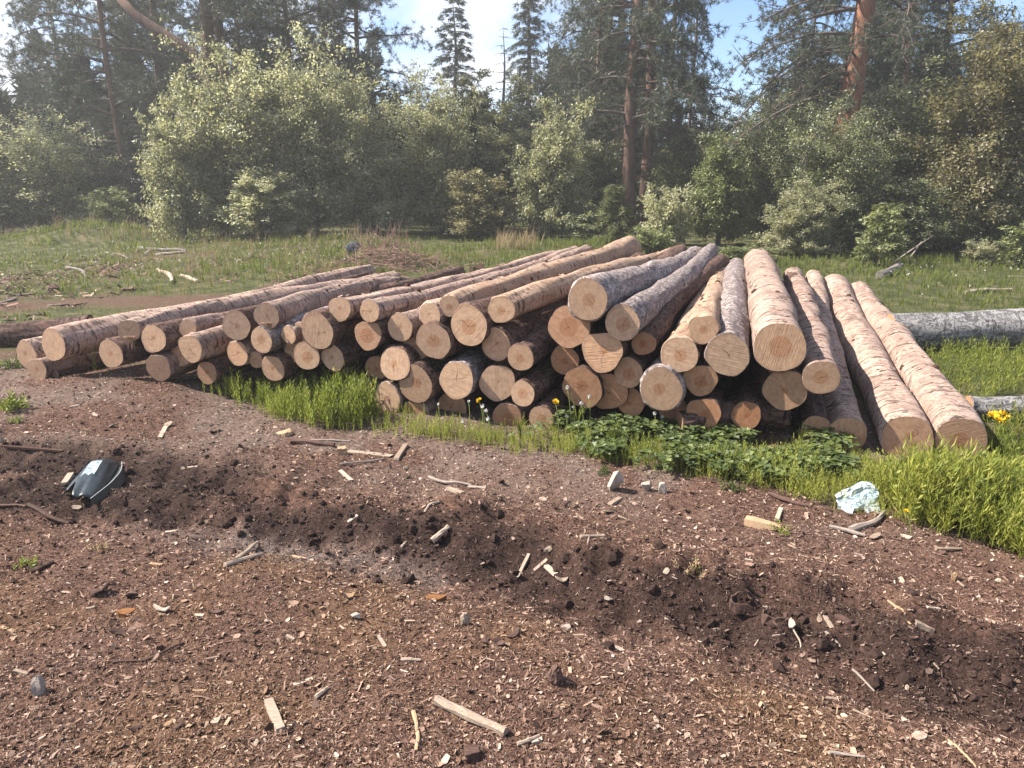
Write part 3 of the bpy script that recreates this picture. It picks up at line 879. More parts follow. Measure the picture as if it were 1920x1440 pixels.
a = flat(-330, 668); b = flat(95, 655); a[2] = 0.13; b[2] = 0.13; b += np.array([.25, .3, 0]); a += np.array([0, .3, 0])
side_log(tuple(a), tuple(b), 0.125, 0.12, M_BROWN, "dark bark log lying crosswise behind the pile's left tip, running out of frame", 3)
a = flat(1285, 826); b = flat(1480, 822); a[2] = b[2] = 0.075; a += np.array([-.02, .1, 0]); b += np.array([0, .1, 0])
side_log(tuple(a), tuple(b), 0.085, 0.08, M_BROWN, "short rough bark sleeper lying crosswise on the ground under the orange faces", 4)
a = flat(1664, 655); b = flat(2350, 668); a[2] = 0.17; b[2] = 0.2
side_log(tuple(a), tuple(b), 0.165, 0.185, M_GREYLOG, "old weathered silver grey trunk lying crosswise in the grass right of the pile", 6, None, "fallen_trunk")
a = flat(1812, 782); b = flat(2250, 802); a[2] = 0.07; b[2] = 0.05
side_log(tuple(a), tuple(b), 0.085, 0.08, M_GREYLOG, "lower bleached grey sleeper beside the yellow dandelion right of the pile", 7, None, "fallen_trunk")

# ------------------------------------------------------------------ trees and bushes
LEAF_T = np.array([[0, 0, 0], [0.45, 0.27, 0.07], [1, 0, -0.05], [0.45, -0.27, 0.07]])
LEAF_F = [np.array([[0, 1, 2], [0, 2, 3]])]


def unit(v):
    return v / np.maximum(np.linalg.norm(v, axis=-1, keepdims=True), 1e-9)


def leaves_mesh(name, pos, size, rng, up=0.35, outward=None):
    n = len(pos)
    d = rng.normal(0, 1, (n, 3)); d[:, 2] -= 0.25
    if outward is not None: d += outward * 0.6
    d = unit(d)
    R = frame_from(d, rng, False)
    a = rng.normal(0, 0.9, n)[:, None]
    y, z = R[:, :, 1].copy(), R[:, :, 2].copy()
    R[:, :, 1] = y * np.cos(a) + z * np.sin(a); R[:, :, 2] = z * np.cos(a) - y * np.sin(a)
    s = size * rng.uniform(0.6, 1.3, (n, 1)) * np.array([[1, 1, 1]])
    V, F = replicate(LEAF_T, LEAF_F, pos, R, s)
    return np_mesh(name, V, F, M_WILLOW)


def make_bush(seed, H, W, stems, nleaf, leaf, low=0.06, spread=0.5, clump=0.13):
    rng = np.random.default_rng(seed)
    segs, tw = [], []
    for s in range(stems):
        az = rng.uniform(0, 6.283) if s else 0
        lean = W * 0.5 * spread * math.sqrt(rng.uniform(0.02, 1.0))
        h = H * (1.0 - 0.45 * (lean / (W * 0.5)) ** 1.5) * rng.uniform(0.68, 1.06)
        r0 = 0.010 * H * rng.uniform(0.6, 1.1)
        pts = []
        for t in np.linspace(0, 1, 9):
            k = lean * (0.25 * t + 0.75 * t ** 1.6)
            pts.append(np.array([math.cos(az) * k, math.sin(az) * k, h * t]) + rng.normal(0, 0.03 * W * 0.3, 3) * (t > 0) + np.array([math.cos(az * 3), math.sin(az * 2), 0]) * 0.06)
        for i in range(8):
            segs.append((pts[i], pts[i + 1], r0 * (1 - i / 8.5), r0 * (1 - (i + 1) / 8.5)))
        nb = int(9 + H * 2.2)
        for b in range(nb):
            t = low + (1 - low) * (b + rng.uniform(0, 1)) / nb
            q = t * 8; i = min(int(q), 7); p = pts[i] + (pts[i + 1] - pts[i]) * (q - i)
            a2 = rng.uniform(0, 6.283)
            ln = W * 0.24 * (1.1 - 0.75 * t) * rng.uniform(0.5, 1.25) + 0.12
            dr = unit(np.array([math.cos(a2), math.sin(a2), rng.uniform(0.1, 0.9)]) + 0.4 * np.array([math.cos(az), math.sin(az), 0]))
            e = p + dr * ln
            segs.append((p, e, r0 * 0.34 * (1.1 - t), 0.003)); tw.append((p + dr * ln * 0.35, e))
            for j in range(5):
                f = rng.uniform(0.3, 1.0); p2 = p + dr * ln * f
                d2 = unit(dr + rng.normal(0, 0.75, 3)); e2 = p2 + d2 * ln * rng.uniform(0.3, 0.6)
                if j < 2: segs.append((p2, e2, r0 * 0.12 + 0.001, 0.002))
                tw.append((p2, e2))
    A = np.array([t[0] for t in tw]); B = np.array([t[1] for t in tw])
    w = np.linalg.norm(B - A, axis=1) * rng.choice([0.05, 0.5, 1.0, 2.4], len(A))
    idx = rng.choice(len(A), nleaf, p=w / w.sum())
    f = rng.uniform(0.05, 1.1, (nleaf, 1))
    pos = A[idx] + (B[idx] - A[idx]) * f + rng.normal(0, clump * W * 0.12 + 0.015, (nleaf, 3))
    pos[:, 2] = np.maximum(pos[:, 2], 0.05)
    out = unit(pos - np.array([0, 0, H * 0.35]))
    V, F = tubes(segs, 5)
    return np_mesh("stems", V, F, M_TWIG, True), leaves_mesh("crown", pos, leaf, rng, outward=out)


def needle_tpl(n, rng, ln=1.0, w=0.085, fwd=0.5):
    V, F = [], []
    for i in range(n):
        d = unit(rng.normal(0, 1, 3) + np.array([fwd, 0, 0.15]))
        s = unit(np.cross(d, rng.normal(0, 1, 3)))
        L = ln * rng.uniform(0.65, 1.15)
        o = rng.normal(0, 0.12, 3)
        V += [o - s * w * 0.5, o + s * w * 0.5, o + d * L]; F.append([3 * i, 3 * i + 1, 3 * i + 2])
    return np.array(V), [np.array(F)]


def curve_pts(p, az, L, rise, droop, n, rng, wob=0.05):
    out = []
    for t in np.linspace(0, 1, n):
        k = L * t
        out.append(p + np.array([math.cos(az + wob * 4 * math.sin(t * 5)) * k, math.sin(az + wob * 4 * math.sin(t * 5)) * k, rise * k - droop * L * t * t]) + rng.normal(0, wob * L * 0.12, 3) * t)
    return out


def make_pine(seed, H, base, top_l, low_l, r0, nb, needle=0.15, lean=0.0, dens=1.0, droop=0.45, bias=None, bare=4):
    rng = np.random.default_rng(seed)
    trunk = [np.array([lean * z + 0.10 * math.sin(z * 0.5 + seed), 0.06 * math.sin(z * 0.7 + seed * 2), z]) for z in np.linspace(0, H, 15)]
    tr = [r0 * (1 - 0.62 * i / 14) for i in range(15)]
    V, F = poly_tube(trunk, np.array(tr), 10)
    segs, cp, cd = [], [], []

    def at(z):
        q = z / H * 14; i = min(int(q), 13)
        return trunk[i] + (trunk[i + 1] - trunk[i]) * (q - i)
    for b in range(nb + bare):
        z = base + (H - base) * ((b + rng.uniform(0, 1)) / nb) ** 1.15 if b < nb else base * rng.uniform(0.45, 1.0)
        z = min(z, H - 0.1)
        az = rng.uniform(0, 6.283) if (bias is None or rng.random() > 0.6) else bias + rng.normal(0, 0.5)
        t = (z - base) / (H - base)
        L = (low_l * (1 - t) + top_l * t) * rng.uniform(0.6, 1.15)
        if b >= nb: L *= 0.45
        pts = curve_pts(at(z), az, L, rng.uniform(0.05, 0.35), droop * rng.uniform(0.4, 1.2), 8, rng)
        rb = 0.012 + 0.014 * L
        for i in range(7): segs.append((pts[i], pts[i + 1], rb * (1 - i / 8), rb * (1 - (i + 1) / 8)))
        if b >= nb: continue
        m = int(9 * L * dens) + 4
        for k in range(m):
            q = (0.28 + 0.72 * (k + rng.uniform(0, 1)) / m) * 7; i = min(int(q), 6)
            p = pts[i] + (pts[i + 1] - pts[i]) * (q - i)
            ax = unit(pts[i + 1] - pts[i])
            d = unit(ax * 0.7 + rng.normal(0, 0.7, 3) + np.array([0, 0, 0.15]))
            l2 = L * 0.26 * rng.uniform(0.4, 1.1)
            e = p + d * l2
            segs.append((p, e, 0.009, 0.004))
            for s in range(3):
                cp.append(p + (e - p) * (0.5 + 0.25 * s) + rng.normal(0, 0.05, 3)); cd.append(unit(d + rng.normal(0, 0.4, 3)))
    cp, cd = np.array(cp), np.array(cd)
    parts = []
    sel = rng.integers(0, 3, len(cp))
    for k in range(3):
        T, Fk = needle_tpl(20, rng, 1.0, 0.085)
        p = cp[sel == k]
        parts.append(replicate(T, Fk, p, frame_from(cd[sel == k], rng), (needle * rng.uniform(0.7, 1.3, (len(p), 1))) * np.ones((1, 3))))
    Vn, Fn = merge(parts)
    Vb, Fb = tubes(segs, 5)
    return (np_mesh("trunk", V, F, M_PINETRUNK, True), np_mesh("branches", Vb, Fb, M_TWIG, True), np_mesh("crown", Vn, Fn, M_NEEDLE))


def make_spruce(seed, H, width, needle=0.17, step=0.34, sparse=0.0, start=0.4, per=7):
    rng = np.random.default_rng(seed)
    trunk = [np.array([0.03 * math.sin(z), 0.03 * math.cos(z * 1.3), z]) for z in np.linspace(0, H, 12)]
    r0 = 0.014 * H
    V, F = poly_tube(trunk, np.array([r0 * (1 - i / 11.3) for i in range(12)]), 8)
    segs, cp, cd = [], [], []
    z = start
    while z < H - 0.15:
        f = 1 - z / H
        for b in range(per):
            az = rng.uniform(0, 6.283)
            L = width * 0.5 * (0.12 + 0.95 * f ** 0.85) * rng.uniform(0.6, 1.15)
            pts = curve_pts(np.array([0, 0, z]), az, L, rng.uniform(0.0, 0.25), rng.uniform(0.35, 0.7), 6, rng, 0.03)
            for i in range(5): segs.append((pts[i], pts[i + 1], 0.014 * (1 - i / 6), 0.014 * (1 - (i + 1) / 6)))
            if rng.random() < sparse: continue
            m = int(L * 9) + 2
            for k in range(m):
                q = (0.12 + 0.88 * rng.uniform(0, 1)) * 5; i = min(int(q), 4)
                p = pts[i] + (pts[i + 1] - pts[i]) * (q - i)
                ax = unit(pts[i + 1] - pts[i])
                side = np.array([-math.sin(az), math.cos(az), 0]) * rng.choice([-1, 1])
                cp.append(p + side * rng.uniform(0, 0.20) * L * (1 - q / 6) + np.array([0, 0, -rng.uniform(0, 0.14)])); cd.append(unit(ax * 0.6 + side * 0.5 + np.array([0, 0, -0.55])))
        z += step * rng.uniform(0.75, 1.25)
    Vb, Fb = tubes(segs, 4)
    me = None
    if cp:
        cp, cd = np.array(cp), np.array(cd)
        T, Fk = needle_tpl(11, rng, 1.0, 0.14, 1.4)
        Vn, Fn = replicate(T, Fk, cp, frame_from(cd, rng), (needle * rng.uniform(0.7, 1.35, (len(cp), 1))) * np.ones((1, 3)))
        me = np_mesh("crown", Vn, Fn, M_SPRUCE)
    return (np_mesh("trunk", V, F, M_TWIG, True), np_mesh("branches", Vb, Fb, M_TWIG, True), me)


def tree(name, meshes, u, Y, label, cat, scale=(1, 1, 1), rz=0.0, mat=None, group=None, x=None, tilt=(0, 0)):
    X = column(u, Y) if x is None else x
    root = bpy.data.objects.new(name, None); COL.objects.link(root)
    root.empty_display_size = 0.3
    root.location = (X, Y, float(height(X, Y)) - 0.04)
    root.rotation_euler = (tilt[0], tilt[1], rz)
    root.scale = scale
    tag(root, label, cat, group)
    for me in meshes:
        if me is None: continue
        o = link(me.name.split('.')[0], me, root)
        if label.startswith('biggest red') and o.name.startswith('trunk'):
            o.material_slots[0].link = 'OBJECT'; o.material_slots[0].material = M_PINEORANGE
        if o.name.startswith(('branches', 'crown')): o['kind'] = 'stuff'
        if mat and o.name.startswith('crown'):
            o.material_slots[0].link = 'OBJECT'; o.material_slots[0].material = mat
    return root


B_BIG = [make_bush(21, 5.0, 4.6, 15, 40000, 0.082), make_bush(22, 5.0, 4.2, 12, 36000, 0.082)]
B_ROUND = [make_bush(31, 3.4, 3.0, 11, 23000, 0.078), make_bush(32, 3.2, 2.8, 9, 21000, 0.085)]
B_TALL = [make_bush(41, 7.0, 4.4, 9, 40000, 0.085, 0.10, 0.55, 0.16), make_bush(42, 6.4, 3.0, 5, 22000, 0.085, 0.12, 0.5, 0.14)]
B_LOW = [make_bush(51, 1.7, 1.7, 8, 5200, 0.085), make_bush(52, 1.5, 1.0, 4, 1500, 0.105, 0.1)]
B_THIN = [make_bush(61, 7.5, 2.6, 4, 3800, 0.09, 0.15, 0.6, 0.15)]


def bush(kind, i, u, Y, vtop, wpx, mat, label, cat="bush", name="leafy_bush", rz=0.0, group="leafy bushes along the forest edge"):
    P = {'big': (B_BIG, (5.0, 5.0), (4.6, 4.2)), 'round': (B_ROUND, (3.4, 3.2), (3.0, 2.8)), 'tall': (B_TALL, (7.0, 6.4), (4.4, 3.0)),
         'low': (B_LOW, (1.7, 1.5), (1.7, 1.0)), 'thin': (B_THIN, (7.5,), (2.6,))}[kind]
    H = height_of(vtop, Y) * 1.08; W = wpx / FPX * (Y * CP + CAM_H * SP)
    sz, sw = H / P[1][i], W / P[2][i]
    return tree(name, P[0][i], u, Y, label, cat, (sw, sw, sz), rz, mat, group)


# left side
bush('big', 0, 110, 23.0, 215, 330, M_WILLOW, "broad grey green willow thicket at the forest edge under the big left pine", "bush", "willow_bush", 0.4)
bush('round', 1, -20, 22.0, 265, 240, M_WILLOW, "sunlit willow bush cut off by the left picture edge", "bush", "willow_bush", 1.4)
bush('round', 0, 215, 21.5, 355, 150, M_LIME, "small light green bush behind the grassy mound at left", "bush", "leafy_bush", 2.0)
bush('big', 1, 425, 20.0, 72, 350, M_WILLOW, "tallest pale willow bush left of centre, standing before the twin pine trunks", "bush", "willow_bush", 2.2)
bush('big', 0, 590, 20.6, 100, 340, M_WILLOW, "wide willow bush right behind the brown brush heap", "bush", "willow_bush", 3.6)
bush('round', 0, 345, 19.2, 190, 180, M_WILLOW, "sunlit left shoulder bush of the large willow group, bright along its left side", "bush", "willow_bush", 5.0)
bush('round', 1, 500, 18.8, 330, 240, M_WILLOW, "low bushy willow in front of the large willow group, above the dead branches", "bush", "leafy_bush", 0.8)
bush('big', 1, 705, 20.4, 165, 280, M_WILLOW, "hazy willow bush above the brown brush heap, left of the tall lone spruce", "bush", "willow_bush", 4.1)
# centre
bush('big', 0, 830, 20.9, 160, 270, M_WILLOW, "yellowish topped willow below the lone spruce", "bush", "willow_bush", 1.1)
bush('tall', 1, 935, 22.0, 150, 240, M_WILLOW, "slender birch like bush below the bare dead spruce", "bush", "leafy_bush", 0.3)
bush('round', 0, 1035, 19.4, 200, 210, M_WILLOW, "round silvery white leaved bush left of the red pine trunks", "bush", "willow_bush", 2.9)
bush('round', 1, 900, 19.4, 330, 200, M_ROWAN, "brownish twiggy bush at the foot of the central willows", "bush", "leafy_bush", 2.4)
bush('round', 1, 1120, 24.5, 280, 200, M_ALDER, "dark green bush in the shade left of the red pine trunks", "bush", "leafy_bush", 3.3)
bush('low', 0, 1095, 19.0, 395, 150, M_ALDER, "low dark shrub behind the highest log end", "shrub", "low_shrub", 1.2)
# right
bush('round', 0, 1265, 23.5, 265, 190, M_LIME, "light green bush glowing behind the red pine trunks", "bush", "leafy_bush", 4.2)
bush('low', 0, 1245, 17.6, 345, 130, M_WILLOW, "small grey green shrub right beside the foot of the red pine trunks", "shrub", "low_shrub", 2.6)
bush('round', 1, 1345, 17.8, 262, 180, M_LIME, "olive green bush behind the upright pale logs", "bush", "leafy_bush", 0.6)
bush('tall', 1, 1345, 27.0, 190, 170, M_WILLOW, "pale birch top showing in the gap of blue sky", "birch", "birch_tree", 1.9)
bush('big', 1, 1445, 18.5, 180, 230, M_ALDER, "tall dark leafy bush right of the blue sky gap", "bush", "leafy_bush", 5.1)
bush('big', 0, 1560, 16.4, 200, 310, M_ALDER, "large alder bush with glossy grey green leaves below the biggest red trunk", "bush", "alder_bush", 0.0)
bush('round', 0, 1500, 15.6, 345, 200, M_WILLOW, "front bush with pale shining leaves just behind the broad pink log", "bush", "willow_bush", 3.0)
bush('tall', 0, 1660, 17.6, 150, 330, M_ALDER, "grey green leafy tree directly under the dark boughs of the right pine", "tree", "leafy_tree", 1.7)
bush('tall', 0, 1785, 16.4, 0, 380, M_ROWAN, "tall brownish rowan filling the upper right", "tree", "rowan_tree", 0.9)
bush('tall', 0, 1915, 17.2, 30, 340, M_ROWAN, "second brownish rowan cut off by the right picture edge", "tree", "rowan_tree", 3.9)
bush('round', 1, 1700, 15.6, 345, 220, M_ALDER, "deep green shaded bush low in front of the tall rowan", "bush", "alder_bush", 2.2)
bush('round', 0, 1835, 15.9, 330, 230, M_ALDER, "dark shaded bush low at the right behind the green meadow", "bush", "alder_bush", 5.6)
bush('low', 1, 1640, 13.9, 385, 110, M_LIME, "young leafy sapling with light leaves before the dark bushes", "sapling", "leafy_sapling", 0.7)
bush('low', 1, 1910, 14.2, 415, 80, M_LIME, "bright small shrub at the right edge of the meadow", "shrub", "low_shrub", 2.7)
bush('low', 0, 1835, 14.6, 445, 90, M_WILLOW, "tiny grey green shrub at the edge of the right meadow", "shrub", "low_shrub", 4.4)
bush('low', 0, 1400, 14.6, 455, 170, M_LIME, "low olive shrub growing right behind the upright log tops", "shrub", "low_shrub", 0.2)
bush('low', 0, 1222, 15.6, 425, 110, M_LIME, "low yellowish shrub behind the far ends of the top logs", "shrub", "low_shrub", 5.2)
bush('thin', 0, 1905, 15.5, -160, 190, M_WILLOW, "thin sparse grey tree with upright twigs at the upper right corner", "tree", "sparse_tree", 0.4)
bush('tall', 1, 2080, 17.0, 40, 300, M_ALDER, "leafy tree just beyond the right picture edge", "tree", "leafy_tree", 0.4)
bush('big', 0, -230, 21.0, 190, 330, M_WILLOW, "willow thicket just beyond the left picture edge", "bush", "willow_bush", 2.4)

# conifers
PINE_WIDE = make_pine(71, 11.0, 1.6, 1.8, 3.2, 0.125, 62, 0.15, 0.0, 1.1, 0.5)
PINE_OPEN = make_pine(72, 11.0, 2.9, 1.8, 2.8, 0.20, 44, 0.16, 0.01, 0.9, 0.45, None, 8)
PINE_HIGH = make_pine(73, 14.0, 5.6, 2.2, 3.4, 0.24, 30, 0.17, 0.0, 1.0, 0.4, None, 9)
PINE_RIGHT = make_pine(74, 11.5, 3.2, 2.4, 2.9, 0.28, 50, 0.115, 0.035, 1.2, 0.75, math.pi, 5)
SPR_A = make_spruce(81, 10.0, 3.4)
SPR_B = make_spruce(82, 12.0, 3.0, 0.18, 0.30, 0.0, 0.5, 8)
SPR_DEAD = make_spruce(83, 9.5, 3.2, 0.1, 0.40, 2.0, 2.0, 5)
SPR_SMALL = make_spruce(84, 2.2, 1.3, 0.13, 0.11, 0.0, 0.1, 8)

pg = "tall pines behind the bushes"
tree("pine_tree", PINE_WIDE, 246, 26.0, "big dark pine with layered boughs against the left sky", "pine", (1, 1, 1), 0.5, None, pg)
tree("pine_tree", PINE_OPEN, 330, 29.0, "pine whose crown fills the gap right of the big dark left pine", "pine", (1.05, 1.05, 1), 2.1, None, pg)
tree("pine_tree", PINE_HIGH, 422, 23.5, "thicker of the twin pine trunks rising out of the tallest willow", "pine", (1, 1, 1), 0.9, None, pg)
tree("pine_tree", PINE_HIGH, 449, 24.2, "slimmer of the twin pine trunks rising out of the tallest willow", "pine", (0.72, 0.72, 0.98), 3.9, None, pg)
tree("pine_tree", PINE_WIDE, 560, 27.5, "broad hazy pine above the wide willow bush", "pine", (1, 1, 1.05), 3.1, None, pg)
tree("pine_tree", PINE_WIDE, 690, 29.0, "round crowned pine just left of the lone spruce", "pine", (1, 1, 0.98), 1.4, None, pg)
tree("pine_tree", PINE_WIDE, 150, 31.0, "pine left of the big dark pine, its crown touching the white sky", "pine", (0.8, 0.8, 0.92), 3.3, None, pg)
tree("pine_tree", PINE_WIDE, 285, 32.0, "pine deep behind the leaning orange trunk", "pine", (1, 1, 1), 0.2, None, pg)
tree("pine_tree", PINE_WIDE, 475, 31.0, "pine deep behind the twin trunks on their right", "pine", (1, 1, 1.05), 5.5, None, pg)
tree("pine_tree", PINE_WIDE, 625, 33.0, "pine deep between the hazy pine and the round crowned one", "pine", (1, 1, 1.1), 2.7, None, pg)
tree("pine_tree", PINE_WIDE, 1150, 29.0, "pine crown directly behind the two reddish trunks", "pine", (0.9, 0.9, 1.05), 1.9, None, pg)
tree("pine_tree", PINE_WIDE, 1560, 25.0, "dark pine behind the biggest red trunk on its left", "pine", (0.9, 0.9, 1), 3.6, None, pg)
tree("pine_tree", PINE_WIDE, 1665, 21.5, "dark pine behind the biggest red trunk on its right", "pine", (0.8, 0.8, 0.95), 0.6, None, pg)
tree("spruce_tree", SPR_A, 10, 29.0, "dark spruce at the far left edge with a rounded top", "spruce", (1.25, 1.25, height_of(75, 29) / 10), 0.2)
tree("spruce_tree", SPR_A, 858, 38.0, "lone pointed spruce standing free against the white sky", "spruce", (1.7, 1.7, height_of(-12, 38) / 10), 1.0)
tree("spruce_tree", SPR_DEAD, 945, 38.0, "bare dead spruce with curved leafless twigs against the sky", "dead spruce", (1.3, 1.3, height_of(40, 38) / 9.5), 0.7)
tree("spruce_tree", SPR_B, 990, 35.0, "tall narrow spruce right of the bare dead one", "spruce", (1.25, 1.25, 0.95), 2.0)
tree("pine_tree", PINE_WIDE, 1112, 27.0, "dense grey pine crown between the narrow spruce and the red trunks", "pine", (0.78, 0.78, 1.1), 4.6, None, pg)
tree("pine_tree", PINE_OPEN, 1178, 22.6, "left one of the two reddish trunks behind the highest log end", "pine", (1, 1, 1), 0.3, None, pg)
tree("pine_tree", PINE_OPEN, 1205, 23.4, "right one of the two reddish trunks behind the highest log end", "pine", (0.9, 0.9, 1.02), 2.9, None, pg)
tree("pine_tree", PINE_OPEN, 1246, 31.0, "distant pine with pinkish trunk left of the blue sky gap", "pine", (0.62, 0.62, 0.95), 5.0, None, pg)
tree("pine_tree", PINE_OPEN, 1284, 32.5, "slimmer distant pine right at the blue sky gap", "pine", (0.40, 0.40, 0.95), 1.2, None, pg)
tree("pine_tree", PINE_RIGHT, 1552, 18.0, "biggest red trunked pine at right with long drooping boughs", "pine", (1, 1, 1), 0.0, None, pg)
tree("pine_tree", PINE_WIDE, 1720, 24.0, "dark pine crown behind the tall brownish rowan", "pine", (1, 1, 1), 2.5, None, pg)
tree("pine_tree", PINE_WIDE, 1492, 27.0, "dark pine crown behind the drooping boughs of the biggest pine", "pine", (0.55, 0.55, 0.85), 5.2, None, pg)
tree("spruce_tree", SPR_A, 1425, 21.5, "narrow dark spruce under the drooping pine boughs", "spruce", (0.62, 0.62, height_of(125, 21.5) / 10), 3.0)
tree("spruce_tree", SPR_A, 1115, 25.5, "shaded dark spruce low behind the small spruce sapling", "spruce", (1.0, 1.0, 0.32), 4.0)
tree("spruce_tree", SPR_SMALL, 1150, 18.4, "small spruce sapling with pale upright shoots left of the red trunks", "spruce", (1.15, 1.15, height_of(338, 18.4) / 2.2), 0.0, M_LIME)
tree("spruce_tree", SPR_SMALL, 890, 21.0, "slim young conifer pole rising above the central willows", "spruce", (0.45, 0.45, height_of(140, 21) / 2.2), 1.0)
tree("pine_tree", PINE_OPEN, -180, 24.0, "pine just beyond the left picture edge", "pine", (1, 1, 1), 2.0, None, pg)
tree("pine_tree", PINE_WIDE, 2080, 23.0, "pine just beyond the right picture edge", "pine", (1, 1, 1), 1.0, None, pg)


def leaning_trunk():
    Y = 21.8
    pts = []
    for u, v in ((205, -25), (250, 25), (300, 60), (360, 97), (395, 150), (420, 300)):
        d = ray(u, v); pts.append(np.array([d[0], d[1], d[2]]) / d[1] * Y + np.array([0, 0, CAM_H]))
        Y -= 0.12
    V, F = poly_tube(pts, np.array([.10, .115, .13, .14, .15, .17]), 9)
    o = link("leaning_trunk", np_mesh("leaning_trunk", V, F, M_PINETRUNK, True))
    tag(o, "sunlit orange pine trunk leaning steeply to the upper left above the willows", "trunk")


leaning_trunk()


def far_wood():
    """the mass of forest behind the named trees"""
    rng = np.random.default_rng(9)
    parts = []
    tpl, f = needle_tpl(9, rng, 1.0, 0.36, 0.3)
    for row, (Y0, n) in enumerate(((31, 60), (40, 60), (52, 60))):
        for i in range(n):
            u = -700 + 3300 * (i + rng.uniform(0, 1)) / n
            Y = Y0 + rng.uniform(-3, 3)
            vt = rng.uniform(60, 190)
            if 740 < u < 1000: vt = rng.uniform(185, 230)
            elif 1220 < u < 1470: vt = rng.uniform(235, 275)
            elif u < 110: vt = rng.uniform(150, 230)
            H = height_of(vt, Y); X = column(u, Y); W = rng.uniform(1.3, 2.2)
            m = 110
            t = rng.uniform(0, 1, m) ** 0.8
            a = rng.uniform(0, 6.283, m); rr = W * (1.05 - t) ** 0.7 * np.sqrt(rng.uniform(0.1, 1, m)) * 0.8
            pos = np.stack([X + np.cos(a) * rr, Y + np.sin(a) * rr, 0.1 + t * H], 1)
            dd = unit(np.stack([np.cos(a), np.sin(a), -0.3 + 0 * a], 1) + rng.normal(0, 0.4, (m, 3)))
            parts.append(replicate(tpl, f, pos, frame_from(dd, rng), np.full((m, 3), 0.62) * rng.uniform(0.6, 1.25, (m, 1))))
    V, F = merge(parts)
    tag(link("far_wood", np_mesh("far_wood", V, F, M_SPRUCE)), "dim mass of conifers filling the forest behind the nearer trees", None, None, 'stuff')


far_wood()

# ------------------------------------------------------------------ sunlit haze in the air
def build_haze():
    x0, z0, z1 = 330.0, -2.0, 17.0
    V = np.array([[sx * x0, sy * x0, z] for z in (z0, z1) for sx, sy in ((-1, -1), (1, -1), (1, 1), (-1, 1))])
    F = np.array([[3, 2, 1, 0], [4, 5, 6, 7], [0, 1, 5, 4], [1, 2, 6, 5], [2, 3, 7, 6], [3, 0, 4, 7]])
    b = NB("haze")
    v = b.n('VolumePrincipled', None, Color=(0.97, 0.97, 0.97), Density=HAZE)
    v.inputs['Anisotropy'].default_value = 0.3
    b.t.links.new(v.outputs[0], b.out.inputs['Volume'])
    tag(link("haze", np_mesh("haze", V, [F], b.m)), "thin sunlit haze in the air of the clearing", None, None, 'stuff')


HAZE = 0.0025
build_haze()

# ------------------------------------------------------------------ herbs, clover and grass
def sprig_tpl(rng, n=15, leaf=0.17, w=0.042, up=0.9, stem=0.012):
    V = [[-stem, 0, 0], [stem, 0, 0], [stem * .4, 0.03, 0.95], [-stem * .4, 0.03, 0.95]]
    Q = [[0, 1, 2, 3]]
    for i in range(n):
        z = 0.12 + 0.86 * i / (n - 1)
        a = i * 2.4 + rng.uniform(-.4, .4)
        L = leaf * (1.1 - 0.55 * z) * rng.uniform(0.8, 1.3)
        d = np.array([math.cos(a), math.sin(a), 0]); s = np.array([-d[1], d[0], 0])
        b = np.array([0, 0.03 * z, z]); k = len(V)
        tip = b + d * L * 0.8 + np.array([0, 0, L * up * rng.uniform(0.6, 1.2)])
        mid = b + d * L * 0.5 + np.array([0, 0, L * up * 0.45])
        V += [b, mid + s * w * (1.1 - .5 * z), tip, mid - s * w * (1.1 - .5 * z)]
        Q.append([k, k + 1, k + 2, k + 3])
    return np.array(V, float), [np.array(Q)]


def clover_tpl(rng):
    V = [[-.02, 0, 0], [.02, 0, 0], [.012, 0.05, 0.86], [-.012, 0.05, 0.86]]; Q = [[0, 1, 2, 3]]
    for i in range(3):
        a = i * 2.094 + rng.uniform(-.2, .2)
        d = np.array([math.cos(a), math.sin(a), 0]); s = np.array([-d[1], d[0], 0]); c = np.array([0, 0.05, 0.86]); k = len(V)
        V += [c, c + d * .22 + s * .17 + [0, 0, .09], c + d * .42 + s * .05 + [0, 0, .03], c + d * .22 - s * .17 + [0, 0, .09]]
        Q.append([k, k + 1, k + 2, k + 3])
    return np.array(V, float), [np.array(Q)]


def tuft_tpl(rng, n=7, w=0.022, bend=0.55, spread=0.12):
    V, Q = [], []
    for i in range(n):
        a = rng.uniform(0, 6.283); d = np.array([math.cos(a), math.sin(a), 0]); s = np.array([-d[1], d[0], 0])
        o = d * rng.uniform(0, spread); h = rng.uniform(0.55, 1.0); b = rng.uniform(0.1, bend)
        k = len(V)
        m = o + d * b * 0.3 * h + np.array([0, 0, 0.6 * h]); t = o + d * b * h + np.array([0, 0, h * (1 - 0.25 * b)])
        V += [o - s * w, o + s * w, m - s * w * .7, m + s * w * .7, t]
        Q += [[k, k + 1, k + 3, k + 2], [k + 2, k + 3, k + 4, k + 4]]
    V = np.array(V, float); Q = np.array(Q)
    tri = Q[:, 2] != -1
    return V, [Q[0::2], Q[1::2, :3]]


def plant(xy, hgt, tpls, rng, lean=0.16):
    n = len(xy)
    z = height(xy[:, 0], xy[:, 1])
    pos = np.stack([xy[:, 0], xy[:, 1], z - 0.005], 1)
    R = rot_zyx(rng.uniform(0, 6.283, n), rng.normal(0, lean, n), rng.normal(0, lean, n))
    S = np.stack([hgt, hgt, hgt], 1)
    sel = rng.integers(0, len(tpls), n)
    return merge([replicate(T, F, pos[sel == k], R[sel == k], S[sel == k]) for k, (T, F) in enumerate(tpls) if (sel == k).any()])


